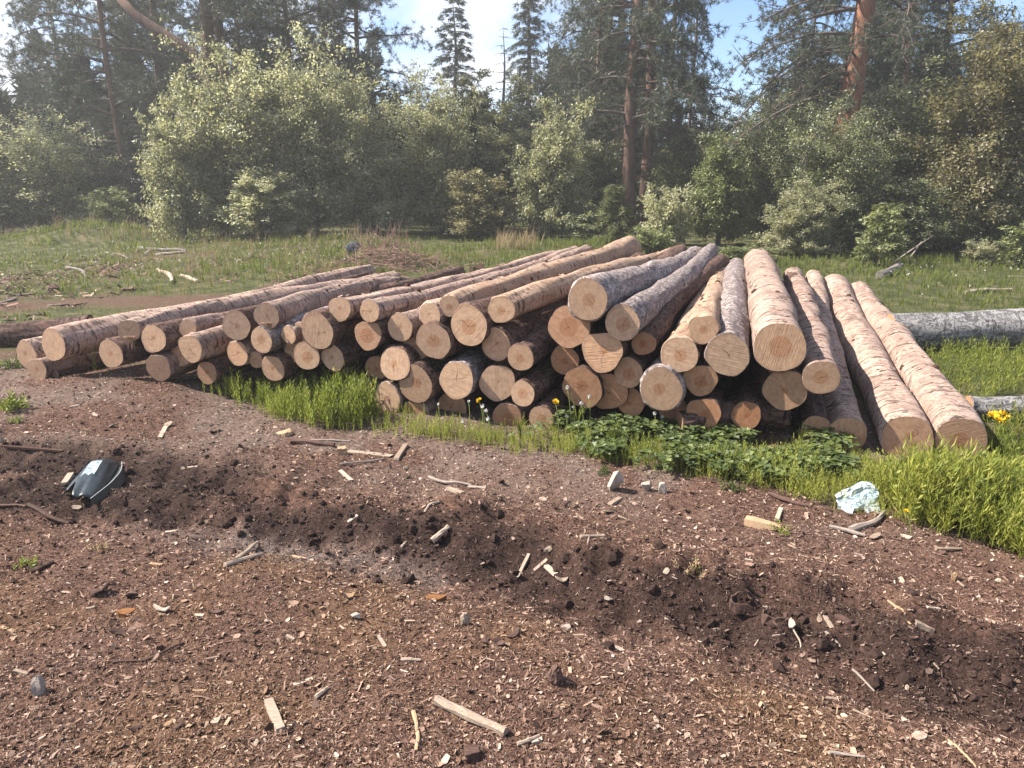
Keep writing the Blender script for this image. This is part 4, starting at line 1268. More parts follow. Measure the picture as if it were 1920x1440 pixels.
def front_plants():
    rng = np.random.default_rng(17)
    tp = [sprig_tpl(rng, 19, 0.15, 0.020, 1.6, 0.009) for _ in range(6)]
    tw = [sprig_tpl(rng, 15, 0.20, 0.019, 1.3, 0.009) for _ in range(6)] + [sprig_tpl(rng, 11, 0.20, 0.034, 0.8, 0.010) for _ in range(1)]
    # horsetails in front of the left half
    A = [(398, 742), (412, 712), (455, 694), (520, 705), (560, 735), (530, 772), (460, 764)]
    B = [(492, 772), (540, 728), (600, 718), (680, 745), (692, 800), (640, 806), (560, 795)]
    C = [(640, 806), (690, 770), (870, 800), (1040, 800), (1060, 850), (960, 850), (900, 832), (780, 822)]
    D = [(175, 716), (270, 690), (360, 705), (395, 720), (330, 725), (250, 722)]
    xy = np.concatenate([scatter(A, 700, rng), scatter(B, 1250, rng), scatter(C, 480, rng), scatter(D, 150, rng)])
    h = np.concatenate([rng.uniform(.07, .21, 700), rng.uniform(.08, .27, 1250), rng.uniform(.035, .10, 480), rng.uniform(.08, .17, 150)])
    cl = vnoise(xy[:, 0] / .17, xy[:, 1] / .17, 63)
    h = h * (0.6 + 0.7 * cl)
    xy = xy + rng.normal(0, 0.035, xy.shape)
    k = (front_s(xy[:, 0], xy[:, 1]) < 0.12) & (cl > 0.22)
    V, F = plant(xy[k], h[k], tp, rng, 0.13)
    tag(link("horsetails", np_mesh("horsetails", V, F, M_HORSETAIL)), "bright green horsetails crowding along the foot of the pile's left half", None, None, 'stuff')
    # leafy herbs on the right
    E = [(1000, 850), (1060, 832), (1320, 838), (1420, 815), (1540, 815), (1620, 860), (1700, 892), (1770, 906), (1850, 900), (1930, 880), (2500, 930), (2500, 1230), (1990, 1075),
         (1920, 1058), (1830, 1022), (1740, 1000), (1640, 965), (1560, 955), (1440, 928), (1350, 912), (1250, 900), (1130, 868)]
    xy = scatter(E, 9000, rng)
    u = xy[:, 0]
    base = 0.08 + 0.18 * sstep(0.7, 2.1, u + 0.35 * (vnoise(xy[:, 0] / .3, xy[:, 1] / .3, 61) - .5))
    h = base * rng.uniform(0.45, 1.25, len(xy)) * (0.45 + 1.0 * vnoise(xy[:, 0] / .20, xy[:, 1] / .20, 62))
    h = h * np.clip(0.14 - front_s(xy[:, 0], xy[:, 1]) * 0.85, 0.2, 1.0)
    sh = flat(1612, 960)
    h = np.where((np.abs(xy[:, 0] - sh[0]) < .15) & (xy[:, 1] < sh[1] + .08), h * 0.3, h)
    k = (front_s(xy[:, 0], xy[:, 1]) < 0.10) & ((rng.random(len(xy)) < 0.25 + 0.75 * sstep(0.8, 1.9, u)) )
    V, F = plant(xy[k], h[k], tw, rng, 0.2)
    tag(link("leafy_herbs", np_mesh("leafy_herbs", V, F, M_SPRIG)), "tall bright herbs growing thick along the foot of the pile's right half", None, None, 'stuff')
    # thin upright shoots at the turf edge
    xy = scatter([(700, 812), (1040, 845), (1260, 890), (1450, 915), (1560, 950), (1500, 880), (1240, 850), (1000, 815)], 1500, rng) + rng.normal(0, .04, (1500, 2))
    V, F = plant(xy, rng.uniform(.03, .12, len(xy)) * (0.5 + vnoise(xy[:, 0] / .2, xy[:, 1] / .2, 64)), tp, rng, 0.1)
    tag(link("herb_shoots", np_mesh("herb_shoots", V, F, M_HORSETAIL)), "small upright green shoots at the edge of the bare bark ground", None, None, 'stuff')
    # clover
    tc = [clover_tpl(rng) for _ in range(5)]
    Fp = [(1010, 835), (1050, 800), (1300, 812), (1430, 820), (1470, 800), (1600, 850), (1580, 925), (1450, 915), (1360, 900), (1240, 888), (1100, 860)]
    xy = scatter(Fp, 2600, rng) + rng.normal(0, .05, (2600, 2))
    cl = vnoise(xy[:, 0] / .28, xy[:, 1] / .28, 66)
    k = (front_s(xy[:, 0], xy[:, 1]) < 0.15) & (cl > 0.42)
    xy = xy[k]
    V, F = plant(xy, rng.uniform(.045, .13, len(xy)), tc, rng, 0.22)
    xy = xy
    tag(link("clover_patch", np_mesh("clover_patch", V, F, M_CLOVER)), "dark green clover leaves spreading in front of the orange log faces", None, None, 'stuff')
    # weeds right of the pile between the old trunks
    G = [(1690, 690), (1760, 665), (2200, 690), (2300, 800), (1900, 745), (1830, 760), (1790, 740)]
    G2 = [(1840, 815), (1920, 800), (2300, 830), (2300, 920), (1930, 885), (1860, 870)]
    xy = np.concatenate([scatter(G, 1100, rng), scatter(G2, 600, rng)])
    V, F = plant(xy, rng.uniform(.08, .24, len(xy)), tw, rng, 0.28)
    tag(link("weeds", np_mesh("weeds", V, F, M_SPRIG)), "green weeds between the two grey trunks right of the pile", None, None, 'stuff')


front_plants()


def meadow():
    rng = np.random.default_rng(23)
    tp = [tuft_tpl(rng) for _ in range(6)]
    L = [(-420, 470), (0, 438), (300, 442), (800, 452), (1130, 462), (1250, 480), (1060, 492), (760, 540), (570, 562), (300, 600), (60, 632), (-420, 660)]
    R = [(1340, 500), (1480, 488), (1920, 470), (2400, 470), (2500, 720), (1920, 650), (1690, 625), (1640, 560), (1560, 530), (1400, 520)]
    x1 = scatter(L, 13000, rng); x2 = scatter(R, 5000, rng)
    xy = np.concatenate([x1, x2])
    x, y = xy[:, 0], xy[:, 1]
    bare = sstep(0.42, 0.60, vnoise(x / 2.4, y / 1.1, 51) * 0.6 + vnoise(x / 0.7, y / 0.5, 52) * 0.4) * sstep(-1.0, -2.5, x - (y - 9) * 0.2) * sstep(20.0, 13.5, y)
    k = rng.random(len(xy)) > bare * 1.05
    patch = vnoise(x / 1.6, y / 1.6, 71) * 0.6 + vnoise(x / 0.5, y / 0.5, 72) * 0.4
    h = (0.07 + 0.22 * patch ** 1.5) * rng.uniform(0.6, 1.3, len(xy)) * (0.55 + 0.45 * sstep(8, 15, y))
    h = np.where(x > 2, h * 0.9 + 0.03, h)
    V, F = plant(xy[k], h[k], tp, rng, 0.15)
    tag(link("meadow_grass", np_mesh("meadow_grass", V, F, M_MEADOW)), "green meadow grass of the clearing behind the pile", None, None, 'stuff')
    # dry stalks
    xy = np.concatenate([scatter([(930, 462), (1010, 462), (1005, 478), (930, 476)], 60, rng), scatter([(200, 470), (780, 460), (780, 520), (300, 560)], 500, rng),
                         scatter([(-200, 440), (700, 455), (700, 470), (-200, 460)], 200, rng)])
    V, F = plant(xy, np.concatenate([rng.uniform(.25, .55, 60), rng.uniform(.1, .35, 500), rng.uniform(.2, .5, 200)]), [tuft_tpl(rng, 6, 0.010, 0.5, 0.2) for _ in range(4)], rng, 0.15)
    tag(link("dry_grass", np_mesh("dry_grass", V, F, M_DRYGRASS)), "dry straw coloured stalks among the meadow grass", None, None, 'stuff')


meadow()

# ------------------------------------------------------------------ bark mulch (far too many to count)
def chip_material():
    b = NB("bark_mulch_chips")
    g = b.n('NewGeometry')
    at = lambda nm: b.n('Attribute', {'attribute_name': nm}).outputs['Fac']
    r = g.outputs['Random Per Island']
    mul = b.ramp(r, [(0.0, (0.026, 0.015, 0.012)), (0.32, (0.080, 0.044, 0.031)), (0.66, (0.200, 0.120, 0.090)), (0.95, (0.36, 0.25, 0.19)), (1.0, (0.54, 0.42, 0.335))])
    rust = b.ramp(r, [(0.0, (0.035, 0.019, 0.010)), (0.5, (0.165, 0.092, 0.048)), (1.0, (0.38, 0.26, 0.155))])
    dry = b.ramp(r, [(0.0, (0.050, 0.033, 0.027)), (0.5, (0.165, 0.115, 0.092)), (1.0, (0.44, 0.35, 0.28))])
    wet_shade = b.ramp(r, [(0.0, (0.012, 0.007, 0.006)), (0.6, (0.042, 0.025, 0.020)), (0.92, (0.11, 0.07, 0.056)), (1.0, (0.28, 0.20, 0.16))])  # damp chips, the rut banks' shade put into their colour
    c = b.mix(at('dry'), mul, dry)
    c = b.mix(at('rust'), c, rust)
    c = b.mix(at('wet_shade'), c, wet_shade)
    return b.surf(c, 0.85, None, 0.15)


def build_mulch():
    rng = np.random.default_rng(33)
    tpls = []
    for k in range(8):
        n = 2 if k < 6 else 3
        xs = np.linspace(-.5, .5, n)
        w = (rng.uniform(0.08, 0.16) if k < 4 else rng.uniform(0.2, 0.42))
        bow = rng.uniform(-.12, .25)
        V, F = [], []
        for i, x in enumerate(xs):
            ww = w * (1 if 0 < i < n - 1 else rng.uniform(0.25, 0.9))
            zc = bow * (0.25 - x * x)
            V += [[x, -ww + rng.normal(0, .02), zc + rng.normal(0, .03)], [x + rng.normal(0, .06), ww + rng.normal(0, .02), zc + rng.normal(0, .03)]]
            if i: F.append([2 * i - 2, 2 * i, 2 * i + 1, 2 * i - 1])
        tpls.append((np.array(V), [np.array(F)]))
    N = 400000
    Y = 1.55 + (7.6 - 1.55) * rng.uniform(0, 1, N) ** 1.9
    X = rng.uniform(-1, 1, N) * (0.86 * Y + 0.5)
    m = mulch_mask(X, Y)
    wet_shade = wet_shade_mask(X, Y)
    k = (rng.random(N) < m) & (rng.random(N) > wet_shade * 0.12)
    X, Y = X[k], Y[k]; n = len(X)
    Z = height(X, Y)
    ln = np.exp(rng.normal(math.log(0.0080), 0.47, n)) * (0.85 + 0.09 * Y)
    ln = np.clip(ln, 0.004, 0.042)
    R = rot_zyx(rng.uniform(0, 6.283, n), rng.normal(0, 0.38, n), rng.normal(0, 0.55, n))
    pos = np.stack([X, Y, Z + 0.002 + ln * 0.10], 1)
    sel = np.where(rng.random(n) < .8, rng.integers(0, 6, n), rng.integers(6, 8, n))
    parts, at = [], {q: [] for q in ('wet_shade', 'rust', 'dry')}
    W, Ru, Dr = wet_shade_mask(X, Y), rust_mask(X, Y) * 0.75, dry_mask(X, Y) * 0.8
    for q in range(8):
        i = sel == q
        parts.append(replicate(*tpls[q], pos[i], R[i], np.repeat(ln[i][:, None], 3, 1)))
        for nm, a in (('wet_shade', W), ('rust', Ru), ('dry', Dr)): at[nm].append(np.repeat(a[i], len(tpls[q][0])))
    V, F = merge(parts)
    me = np_mesh("bark_mulch", V, F, chip_material())
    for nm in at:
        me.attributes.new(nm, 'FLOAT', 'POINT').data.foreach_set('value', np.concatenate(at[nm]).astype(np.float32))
    tag(link("bark_mulch", me), "loose reddish brown bark mulch strewn over the bare ground", None, None, 'stuff')
    # dark clods on the rut's banks
    n = 900
    S = rng.uniform(0, 1, n) * (len(RUT) - 1); i = S.astype(int); f = (S - i)[:, None]
    p = RUT[i] + (RUT[i + 1] - RUT[i]) * f
    tdir = unit(RUT[i + 1] - RUT[i]); nn = np.stack([-tdir[:, 1], tdir[:, 0]], 1)
    p = p + nn * rng.normal(0.22, 0.16, (n, 1))
    S2 = rng.uniform(0, 1, 300) * (len(RUT2) - 1); i2 = S2.astype(int)
    p2 = RUT2[i2] + (RUT2[i2 + 1] - RUT2[i2]) * (S2 - i2)[:, None] + rng.normal(0, 0.14, (300, 2))
    p = np.concatenate([p, p2]); p = p[(np.abs(p[:, 0]) < 0.8 * p[:, 1] + .4) & (p[:, 1] > 1.5) & (np.hypot(p[:, 0] - BED[0], p[:, 1] - BED[1]) > .24)]
    n = len(p)
    cl = []
    for k in range(4):
        import bmesh
        bm = bmesh.new(); bmesh.ops.create_icosphere(bm, subdivisions=1, radius=1)
        V = np.array([v.co[:] for v in bm.verts]); F = np.array([[v.index for v in f.verts] for f in bm.faces]); bm.free()
        V *= (1 + 0.5 * (vnoise(V[:, 0] * 2.2 + 5 * k, V[:, 1] * 2.2 + V[:, 2] * 1.7, 80 + k) - .5) + 0.4 * (vnoise(V[:, 0] * 5 + V[:, 2] * 4, V[:, 1] * 5, 85 + k) - .5))[:, None]
        cl.append((V, [F]))
    s = np.exp(rng.normal(math.log(0.0085), 0.55, n)).clip(.004, .028)
    pos = np.stack([p[:, 0], p[:, 1], height(p[:, 0], p[:, 1]) + s * 0.15], 1)
    R = rot_zyx(rng.uniform(0, 6.28, n), rng.uniform(0, 6.28, n), rng.uniform(0, 6.28, n)); sel = rng.integers(0, 4, n)
    V, F = merge([replicate(*cl[q], pos[sel == q], R[sel == q], s[sel == q][:, None] * np.array([[1.2, 1, .75]])) for q in range(4)])
    mt = simple_mat("dark_wet_soil", (0.014, 0.008, 0.007), (0.07, 0.043, 0.035), 60, 0.95, (1, 1, 1), 0.8, 0.006, 0.1)
    tag(link("soil_clods", np_mesh("soil_clods", V, F, mt)), "crumbly dark soil clods along the wheel ruts", None, None, 'stuff')


build_mulch()

# ------------------------------------------------------------------ countable pieces of wood, bark and litter on the ground
DR = np.random.default_rng(77)


def px2m(p, px):
    return px * depth_of(p) / FPX


def put(name, V, Fs, mat, label, cat, group=None, smooth=False):
    V = np.asarray(V, float); c = V.mean(0); c[2] = V[:, 2].min()
    o = link(name, np_mesh(name, V - c, Fs, mat, smooth))
    o.location = c
    return tag(o, label, cat, group)


def stick(u1, v1, u2, v2, w, mat, label, name="stick", cat="stick", group=None, bend=0.05, n=7):
    a, b = ground(u1, v1), ground(u2, v2)
    r = px2m((a + b) / 2, w) / 2
    d = b - a; L = np.linalg.norm(d)
    side = np.array([-d[1], d[0], 0]) / max(L, 1e-6)
    pts, rad = [], []
    ph = DR.uniform(0, 6.28)
    za, zb = a[2] + r * 0.7, b[2] + r * 0.7
    for t in np.linspace(0, 1, n):
        p = a + d * t
        p = p + side * bend * L * math.sin(t * 5.0 + ph) * 0.6
        zg = float(height(p[0], p[1]))
        p[2] = max(za + (zb - za) * t, zg + r * 0.5) + 0.1 * bend * L * math.sin(t * 3.1)
        pts.append(p); rad.append(r * DR.uniform(0.82, 1.12) * (1 - 0.25 * t))
    V, F = poly_tube(pts, np.array(rad), 7)
    V += DR.normal(0, r * 0.07, V.shape)
    return put(name, V, F, mat, label, cat, group, False)


def plank(u1, v1, u2, v2, w, mat, label, name="board", cat="board", group=None, th=0.45, taper=1.0, tilt=0.0, lift=0.0):
    a, b = ground(u1, v1), ground(u2, v2)
    W = px2m((a + b) / 2, w); d = b - a; L = np.linalg.norm(d[:2])
    x = d / np.linalg.norm(d); y = np.array([-x[1], x[0], 0]); y /= np.linalg.norm(y); z = np.cross(x, y)
    T = W * th
    V = []
    N = 5
    for i in range(N):
        t = i / (N - 1)
        ww = W * 0.5 * (1 + (taper - 1) * t) * DR.uniform(0.9, 1.08); tt = T * (1 + (taper - 1) * t * .6) * DR.uniform(.9, 1.1)
        for sy, sz in ((-1, 0), (1, 0), (1, 1), (-1, 1)):
            e = (DR.normal(0, 0.02) if i in (0, N - 1) else 0) * L
            V.append(a + x * (L * t + e) + y * sy * ww * (0.86 if sz else 1) + z * (sz * tt) + y * (tilt * sz * W))
    V = np.array(V)
    V[:, 2] += lift - T * 0.35
    i4 = np.arange(4); j4 = (i4 + 1) % 4
    F = np.concatenate([np.stack([i4, i4 + 4, j4 + 4, j4], 1) + 4 * k for k in range(N - 1)])
    return put(name, V, [F, np.array([[0, 1, 2, 3], [4 * N - 1, 4 * N - 2, 4 * N - 3, 4 * N - 4]])], mat, label, cat, group)


def chip(u, v, ln, asp, mat, label=None, ang=None, name="wood_chip", cat="wood chip", group=None, curl=0.15, tilt=0.25, th=0.06):
    c = ground(u, v); L = px2m(c, ln); n = 9
    a = np.sort(DR.uniform(0, 6.283, n)) * 0.4 + np.arange(n) * 6.283 / n * 0.6
    rr = DR.uniform(0.75, 1.1, n)
    x, y = np.cos(a) * 0.5 * L * rr, np.sin(a) * 0.5 * L * asp * rr
    z = curl * L * ((x / L) ** 2 * 2 - 0.2) + DR.normal(0, .012, n) * L
    T = max(th * L, 0.0015)
    top = np.stack([x * .95, y * .95, z + T], 1); bot = np.stack([x, y, z], 1)
    ctr = np.array([[0, 0, T * 1.1 - 0.1 * curl * L]])
    V = np.concatenate([bot, top, ctr])
    yaw = DR.uniform(0, 6.283) if ang is None else ang
    R = rot_zyx(np.array([yaw]), np.array([DR.normal(0, tilt)]), np.array([DR.normal(0, tilt)]))[0]
    V = V @ R.T
    V = V - np.array([0, 0, V[:, 2].min()]) + c - np.array([0, 0, 0.15 * T])
    i = np.arange(n); j = (i + 1) % n
    return put(name, V, [np.stack([i, j, j + n, i + n], 1), np.stack([i + n, j + n, 0 * i + 2 * n], 1), np.arange(n)[::-1][None]], mat, label, cat, group)


def block(u, v, wpx, hpx, mat, label, dpx=None, name="wood_block", cat="block", group=None, yaw=0.4, rough=0.10, tilt=0.1, cut=0.0):
    """an irregular chunk, base centre at pixel (u, v)"""
    import bmesh
    c = ground(u, v); W, H = px2m(c, wpx), px2m(c, hpx); D = px2m(c, dpx or wpx)
    bm = bmesh.new()
    if rough >= 0.11:                                          # a broken, many sided lump
        for q in range(13 if mat is M_STONE else 26):
            w_ = unit(DR.normal(0, 1, 3)) * 0.5 * DR.uniform(.8, 1.1) * np.array([1, 1, 1])
            bm.verts.new(np.clip(w_, -.44, .44) + np.array([0, 0, 0]))
        hull = bmesh.ops.convex_hull(bm, input=bm.verts[:])
        bmesh.ops.delete(bm, geom=[g for g in hull['geom_interior'] if isinstance(g, bmesh.types.BMVert)], context='VERTS')
        bmesh.ops.triangulate(bm, faces=bm.faces[:])
        if mat is not M_STONE: bmesh.ops.subdivide_edges(bm, edges=bm.edges[:], cuts=1)
        bmesh.ops.triangulate(bm, faces=bm.faces[:])
        rough = rough * (0.35 if mat is not M_STONE else 0.12)
    else:
        bmesh.ops.create_cube(bm, size=1.0)
        bmesh.ops.subdivide_edges(bm, edges=bm.edges[:], cuts=2, use_grid_fill=True)
        bmesh.ops.triangulate(bm, faces=bm.faces[:])
    bm.verts.index_update()
    for q in bm.verts:
        q.co = Vector((q.co.x * (1 - cut * (q.co.z + .5)), q.co.y * (1 - cut * (q.co.z + .5)), q.co.z + 0.5))
        q.co += Vector(DR.normal(0, rough * 0.45, 3))
    V = np.array([q.co[:] for q in bm.verts]) * np.array([W, D, H]); F = np.array([[w.index for w in f.verts] for f in bm.faces]); bm.free()
    R = rot_zyx(np.array([yaw]), np.array([DR.normal(0, tilt)]), np.array([DR.normal(0, tilt)]))[0]
    V = V @ R.T; V = V - np.array([0, 0, V[:, 2].min() + 0.08 * H]) + c
    return put(name, V, [F], mat, label, cat, group)


def lying_pieces():
    P, T, B, G, RU = M_CHIPPALE, M_CHIPTAN, M_CHIPBROWN, M_GREYTWIG, M_CHIPRUST
    # boards, blocks and sticks that stand out
    plank(652, 848, 734, 857, 15, P, "straight pale board lying flat in front of the tall horsetails", th=.35)
    plank(743, 864, 761, 837, 11, P, "short pale lath leaning across the end of the straight pale board", th=.4, lift=.01)
    block(642, 852, 16, 14, T, "small round ended wood stub at the left end of the straight pale board", yaw=.2)
    block(537, 815, 38, 13, T, "flat square wood block at the foot of the tallest horsetails", 30, yaw=.5, rough=.11)
    stick(560, 826, 655, 830, 5, G, "thin grey twig lying left of the straight pale board")
    stick(545, 832, 628, 838, 12, B, "dark bark covered branch piece below the flat square block", "branch", "branch")
    stick(640, 872, 720, 862, 4, G, "long thin twig lying just below the straight pale board")
    plank(637, 883, 659, 903, 9, P, "pale splinter of wood on dark soil under the straight board", "splinter_piece", "splinter", th=.5)
    stick(803, 897, 880, 914, 6, G, "bent grey twig pointing at the green herbs in the middle", bend=.12)
    stick(880, 914, 912, 918, 6, G, "short grey twig touching the bent one's right end")
    plank(840, 916, 868, 926, 10, P, "light flake of wood below the bent grey twig", "splinter_piece", "splinter")
    stick(795, 963, 824, 942, 5, P, "thin pale stick slanting on the rut's far bank", bend=.02)
    stick(810, 992, 840, 977, 12, P, "spindle shaped pale stick lying on the dark rut bank", bend=.02)
    plank(654, 990, 673, 969, 8, P, "narrow pale chip upright on the darkest rut bank", "splinter_piece", "splinter", lift=.01)
    stick(752, 1040, 762, 1020, 5, P, "short pale stick at the end of the grey gravel", bend=.02)
    plank(1003, 1018, 1031, 1034, 9, P, "short pale lath in the middle of the mulch", th=.5)
    chip(1027, 1048, 20, .7, P, "crumpled pale flake just below the short pale lath", .6, curl=.4)
    plank(1024, 1063, 1043, 1079, 11, P, "forked pale splinter under the crumpled pale flake", "splinter_piece", "splinter")
    plank(976, 1067, 996, 1051, 7, P, "pale splinter pair left of the crumpled flake", "splinter_piece", "splinter")
    stick(1088, 1009, 1133, 1009, 7, P, "straight whitish stick lying level right of the short lath", bend=.01)
    stick(1102, 1022, 1105, 1010, 5, P, "tiny pale peg under the level whitish stick", bend=.01)
    block(1156, 918, 40, 52, M_STONE, "upright pale angular stone at the edge of the herbs", 30, "stone", "stone", yaw=.35, rough=.12, cut=.1)
    block(1212, 922, 30, 26, M_STONE, "rough pale stone lying right of the upright angular one", 24, "stone", "stone", yaw=1.0, rough=.16)
    block(1240, 925, 24, 30, M_STONE, "small pale stone rightmost of the three by the herbs", 20, "stone", "stone", yaw=.2, rough=.13)
    plank(1142, 948, 1163, 934, 11, P, "pale split stick under the upright angular stone", "splinter_piece", "splinter")
    chip(1140, 962, 24, .4, P, "white flake below the pale split stick", .2)
    chip(1166, 972, 22, .4, P, "second white flake, lower right of the pale split stick", 2.6)
    plank(1397, 982, 1462, 994, 25, T, "yellowish split wedge of wood at the edge of the mulch", "wood_wedge", "wedge", th=.75, taper=.55, tilt=.15)
    stick(1554, 990, 1622, 1006, 9, G, "straight driftwood stick below the crumpled plastic sheet", "branch", "branch")
    stick(1600, 1000, 1660, 966, 13, G, "forked grey driftwood branch below the crumpled plastic sheet", "branch", "branch", bend=.08)
    stick(1640, 966, 1664, 962, 6, P, "white twig above the forked driftwood", bend=.03)
    stick(1440, 928, 1510, 950, 8, B, "dark stick along the herb edge left of the crumpled plastic sheet", "branch", "branch")
    stick(1754, 1032, 1802, 1031, 7, P, "pale stick under the brightest herbs at right", bend=.02)
    plank(1456, 978, 1464, 957, 9, P, "pale forked splinter between the yellowish wedge and the driftwood", "splinter_piece", "splinter", lift=.01)
    block(1789, 1088, 17, 22, T, "bone like pale knob of wood at the right", 14, yaw=.3, rough=.14, cut=.3)
    stick(1795, 1092, 1808, 1102, 6, P, "white sliver pointing down from the bone like knob", bend=.02)
    plank(1714, 1169, 1756, 1152, 14, P, "pale split stick above the dark hollow at right", th=.6)
    chip(1484, 1172, 24, .6, P, "white square chip left of the brown slab in the dark soil", 1.2, curl=.05, tilt=.5)
    plank(1540, 1163, 1561, 1181, 8, P, "slim white splinter between the white square chip and the brown slab", "splinter_piece", "splinter")
    plank(1570, 1153, 1606, 1174, 16, B, "brown bark slab right of the slim white splinter", "bark_piece", "bark", th=.3)
    chip(1700, 1008, 24, .5, P, "pale flake in the strip of litter under the herbs", 2.2)
    chip(1640, 1008, 26, .5, P, "broad white flake right of the driftwood branch", .3)
    for (u, v, lab, yw) in ((1388, 1162, "hollow ring of dark bark in the rut at right", .4), (1452, 1160, "broken curl of dark bark right of the hollow bark ring", 2.0)):
        c = ground(u, v); s = px2m(c, 30)
        pts = [c + np.array([math.cos(a) * s * .75, math.sin(a) * s * .55, 0.004 + 0.012 * max(0, math.sin(a)) + DR.normal(0, .003)]) for a in np.linspace(yw, yw + 4.6, 14)]
        V = np.concatenate([np.array(pts) - [0, 0, .02], np.array(pts) + [0, 0, .020]]) + DR.normal(0, .003, (28, 3))
        V = np.concatenate([V, (V - c) * np.array([.85, .85, 1]) + c]); q = np.arange(13)
        F = np.concatenate([np.stack([q, q + 1, q + 15, q + 14], 1), np.stack([q + 28, q + 42, q + 43, q + 29], 1), np.stack([q + 14, q + 15, q + 43, q + 42], 1)])
        put("bark_piece", V, [F], B, lab, "bark")
    # lower foreground
    stick(818, 1318, 948, 1380, 21, P, "largest whitish stick, long and tapering, at the bottom centre", bend=.02)
    stick(776, 1337, 783, 1375, 9, T, "upper part of the bent tan twig left of the largest whitish stick", bend=.03)
    stick(783, 1375, 782, 1410, 8, T, "lower part of the bent tan twig left of the largest whitish stick", bend=.06)
    stick(970, 1398, 1012, 1382, 9, P, "light split stick at the tip of the largest whitish stick", bend=.02)
    plank(996, 1392, 1016, 1386, 11, P, "pale stub beside the light split stick", "splinter_piece", "splinter")
    plank(504, 1317, 527, 1372, 20, P, "chalky white stick standing out at the lower left of centre", th=.55)
    plank(550, 1285, 586, 1273, 10, P, "flat pale lath right above the chalky white stick", th=.35)
    stick(591, 1311, 616, 1292, 10, P, "pale peg right of the chalky white stick", bend=.02)
    chip(316, 1358, 30, .4, T, "tan pointed chip, one of a leaning pair at the lower left", 1.3)
    chip(335, 1364, 24, .4, B, "brown chip beside the tan pointed one at the lower left", .6)
    chip(405, 1352, 26, .6, P, "pale curled chip left of the chalky white stick", .5, curl=.4)
    chip(255, 1368, 28, .6, B, "dark ragged bark flake at the lower left", .9, name="bark_piece", cat="bark", curl=.5, tilt=.4)
    block(75, 1302, 34, 44, G, "weathered grey bark stub at the lower left corner", 30, "bark_piece", "bark", yaw=.9, rough=.16, cut=.4)
    stick(212, 1243, 268, 1240, 6, M_CHIPBROWN, "left half of a curved brown twig on the needle litter", bend=.04)
    stick(268, 1240, 345, 1208, 6, M_CHIPBROWN, "right half of a curved brown twig on the needle litter", bend=.06)
    chip(235, 1152, 38, .55, RU, "rusty orange bark chip at the left", .2, name="bark_piece", cat="bark", th=.2, curl=.1)
    chip(307, 1146, 42, .35, P, "arched white chip right of the rusty orange one", -.25, curl=.5)
    chip(188, 1114, 48, .5, B, "dark curled bark strip with grey ridges above the rusty orange chip", .4, name="bark_piece", cat="bark", curl=.6)
    chip(247, 1118, 42, .5, B, "dark curled bark strip, right one of two", 1.9, name="bark_piece", cat="bark", curl=.6)
    chip(405, 1147, 28, .4, B, "dark chip in front of the light needle patch", .1, name="bark_piece", cat="bark")
    chip(222, 1188, 30, .5, B, "brown chip below the rusty orange one", .3, name="bark_piece", cat="bark")
    stick(422, 1063, 493, 1041, 11, P, "long straight pale stick in the left middle", bend=.01)
    stick(443, 1051, 485, 1019, 7, P, "thinner pale stick crossing above the long straight one", bend=.02)
    stick(58, 1076, 102, 1056, 11, B, "brown stick under the tiny green plant at the left", bend=.02)
    stick(52, 964, 130, 984, 9, M_CHIPBROWN, "dark branch piece with a light tip below the broken plastic cover", "branch", "branch", bend=.05)
    stick(0, 952, 52, 964, 6, M_CHIPBROWN, "thin dark twig running to the left picture edge below the broken cover", "branch", "branch")
    chip(147, 965, 20, .5, P, "white flake directly below the broken plastic cover", 0.0)
    plank(310, 999, 332, 996, 8, P, "pale stub at the near edge of the rut on the left", "splinter_piece", "splinter")
    plank(200, 995, 232, 990, 11, B, "brown bark bar on the orange litter below the broken cover", "bark_piece", "bark")
    plank(280, 1058, 304, 1060, 8, T, "small tan bar on the orange litter", "splinter_piece", "splinter")
    chip(350, 1060, 34, .4, B, "dark bark bit right of the small tan bar", .8, name="bark_piece", cat="bark", curl=.5)
    chip(178, 776, 24, .35, P, "pale wood flake on the light mound at the left", 2.4)
    plank(300, 822, 312, 800, 9, P, "pale stick end on the mound between the cover and the horsetails", "splinter_piece", "splinter")
    chip(316, 798, 20, .6, P, "whitish square chip above the pale stick end", .4)
    # right lower
    chip(1722, 1380, 32, .8, P, "largest pale flat chip at the lower right", .3, curl=.05, tilt=.2)
    stick(1554, 1413, 1621, 1421, 7, G, "grey stick near the bottom edge at right", bend=.02)
    stick(1665, 1122, 1712, 1146, 5, T, "thin tan twig crossing the mulch at right", bend=.02)
    stick(1596, 1270, 1640, 1300, 5, G, "thin grey twig in the dark hollow at lower right", bend=.04)
    stick(1600, 1332, 1636, 1349, 5, P, "pale thin twig right above the lower right bottom edge", bend=.02)
    stick(1778, 1388, 1828, 1440, 5, T, "bent tan twig running out of the bottom right corner", bend=.07)
    stick(1486, 1186, 1500, 1216, 4, P, "curved white twig below the white square chip", bend=.1)
    stick(1548, 1186, 1578, 1216, 5, G, "dark fuzzy twig below the slim white splinter", bend=.06)
    plank(1612, 1218, 1640, 1232, 11, B, "brown strip half sunk in the dark hollow", "bark_piece", "bark")
    stick(1750, 1244, 1760, 1258, 4, P, "tiny straw near the dark hollow's right side", bend=.01)
    chip(1160, 1218, 26, .75, P, "white oval chip standing out at lower centre", 2.3, curl=.15)
    stick(752, 1239, 789, 1240, 8, P, "short white stick in the centre of the mulch", bend=.01)
    plank(709, 1191, 723, 1213, 7, P, "slim white stick above the short white one", "splinter_piece", "splinter")
    chip(818, 1126, 40, .45, RU, "reddish bark flake in the centre of the mulch", .1, name="bark_piece", cat="bark", th=.25)
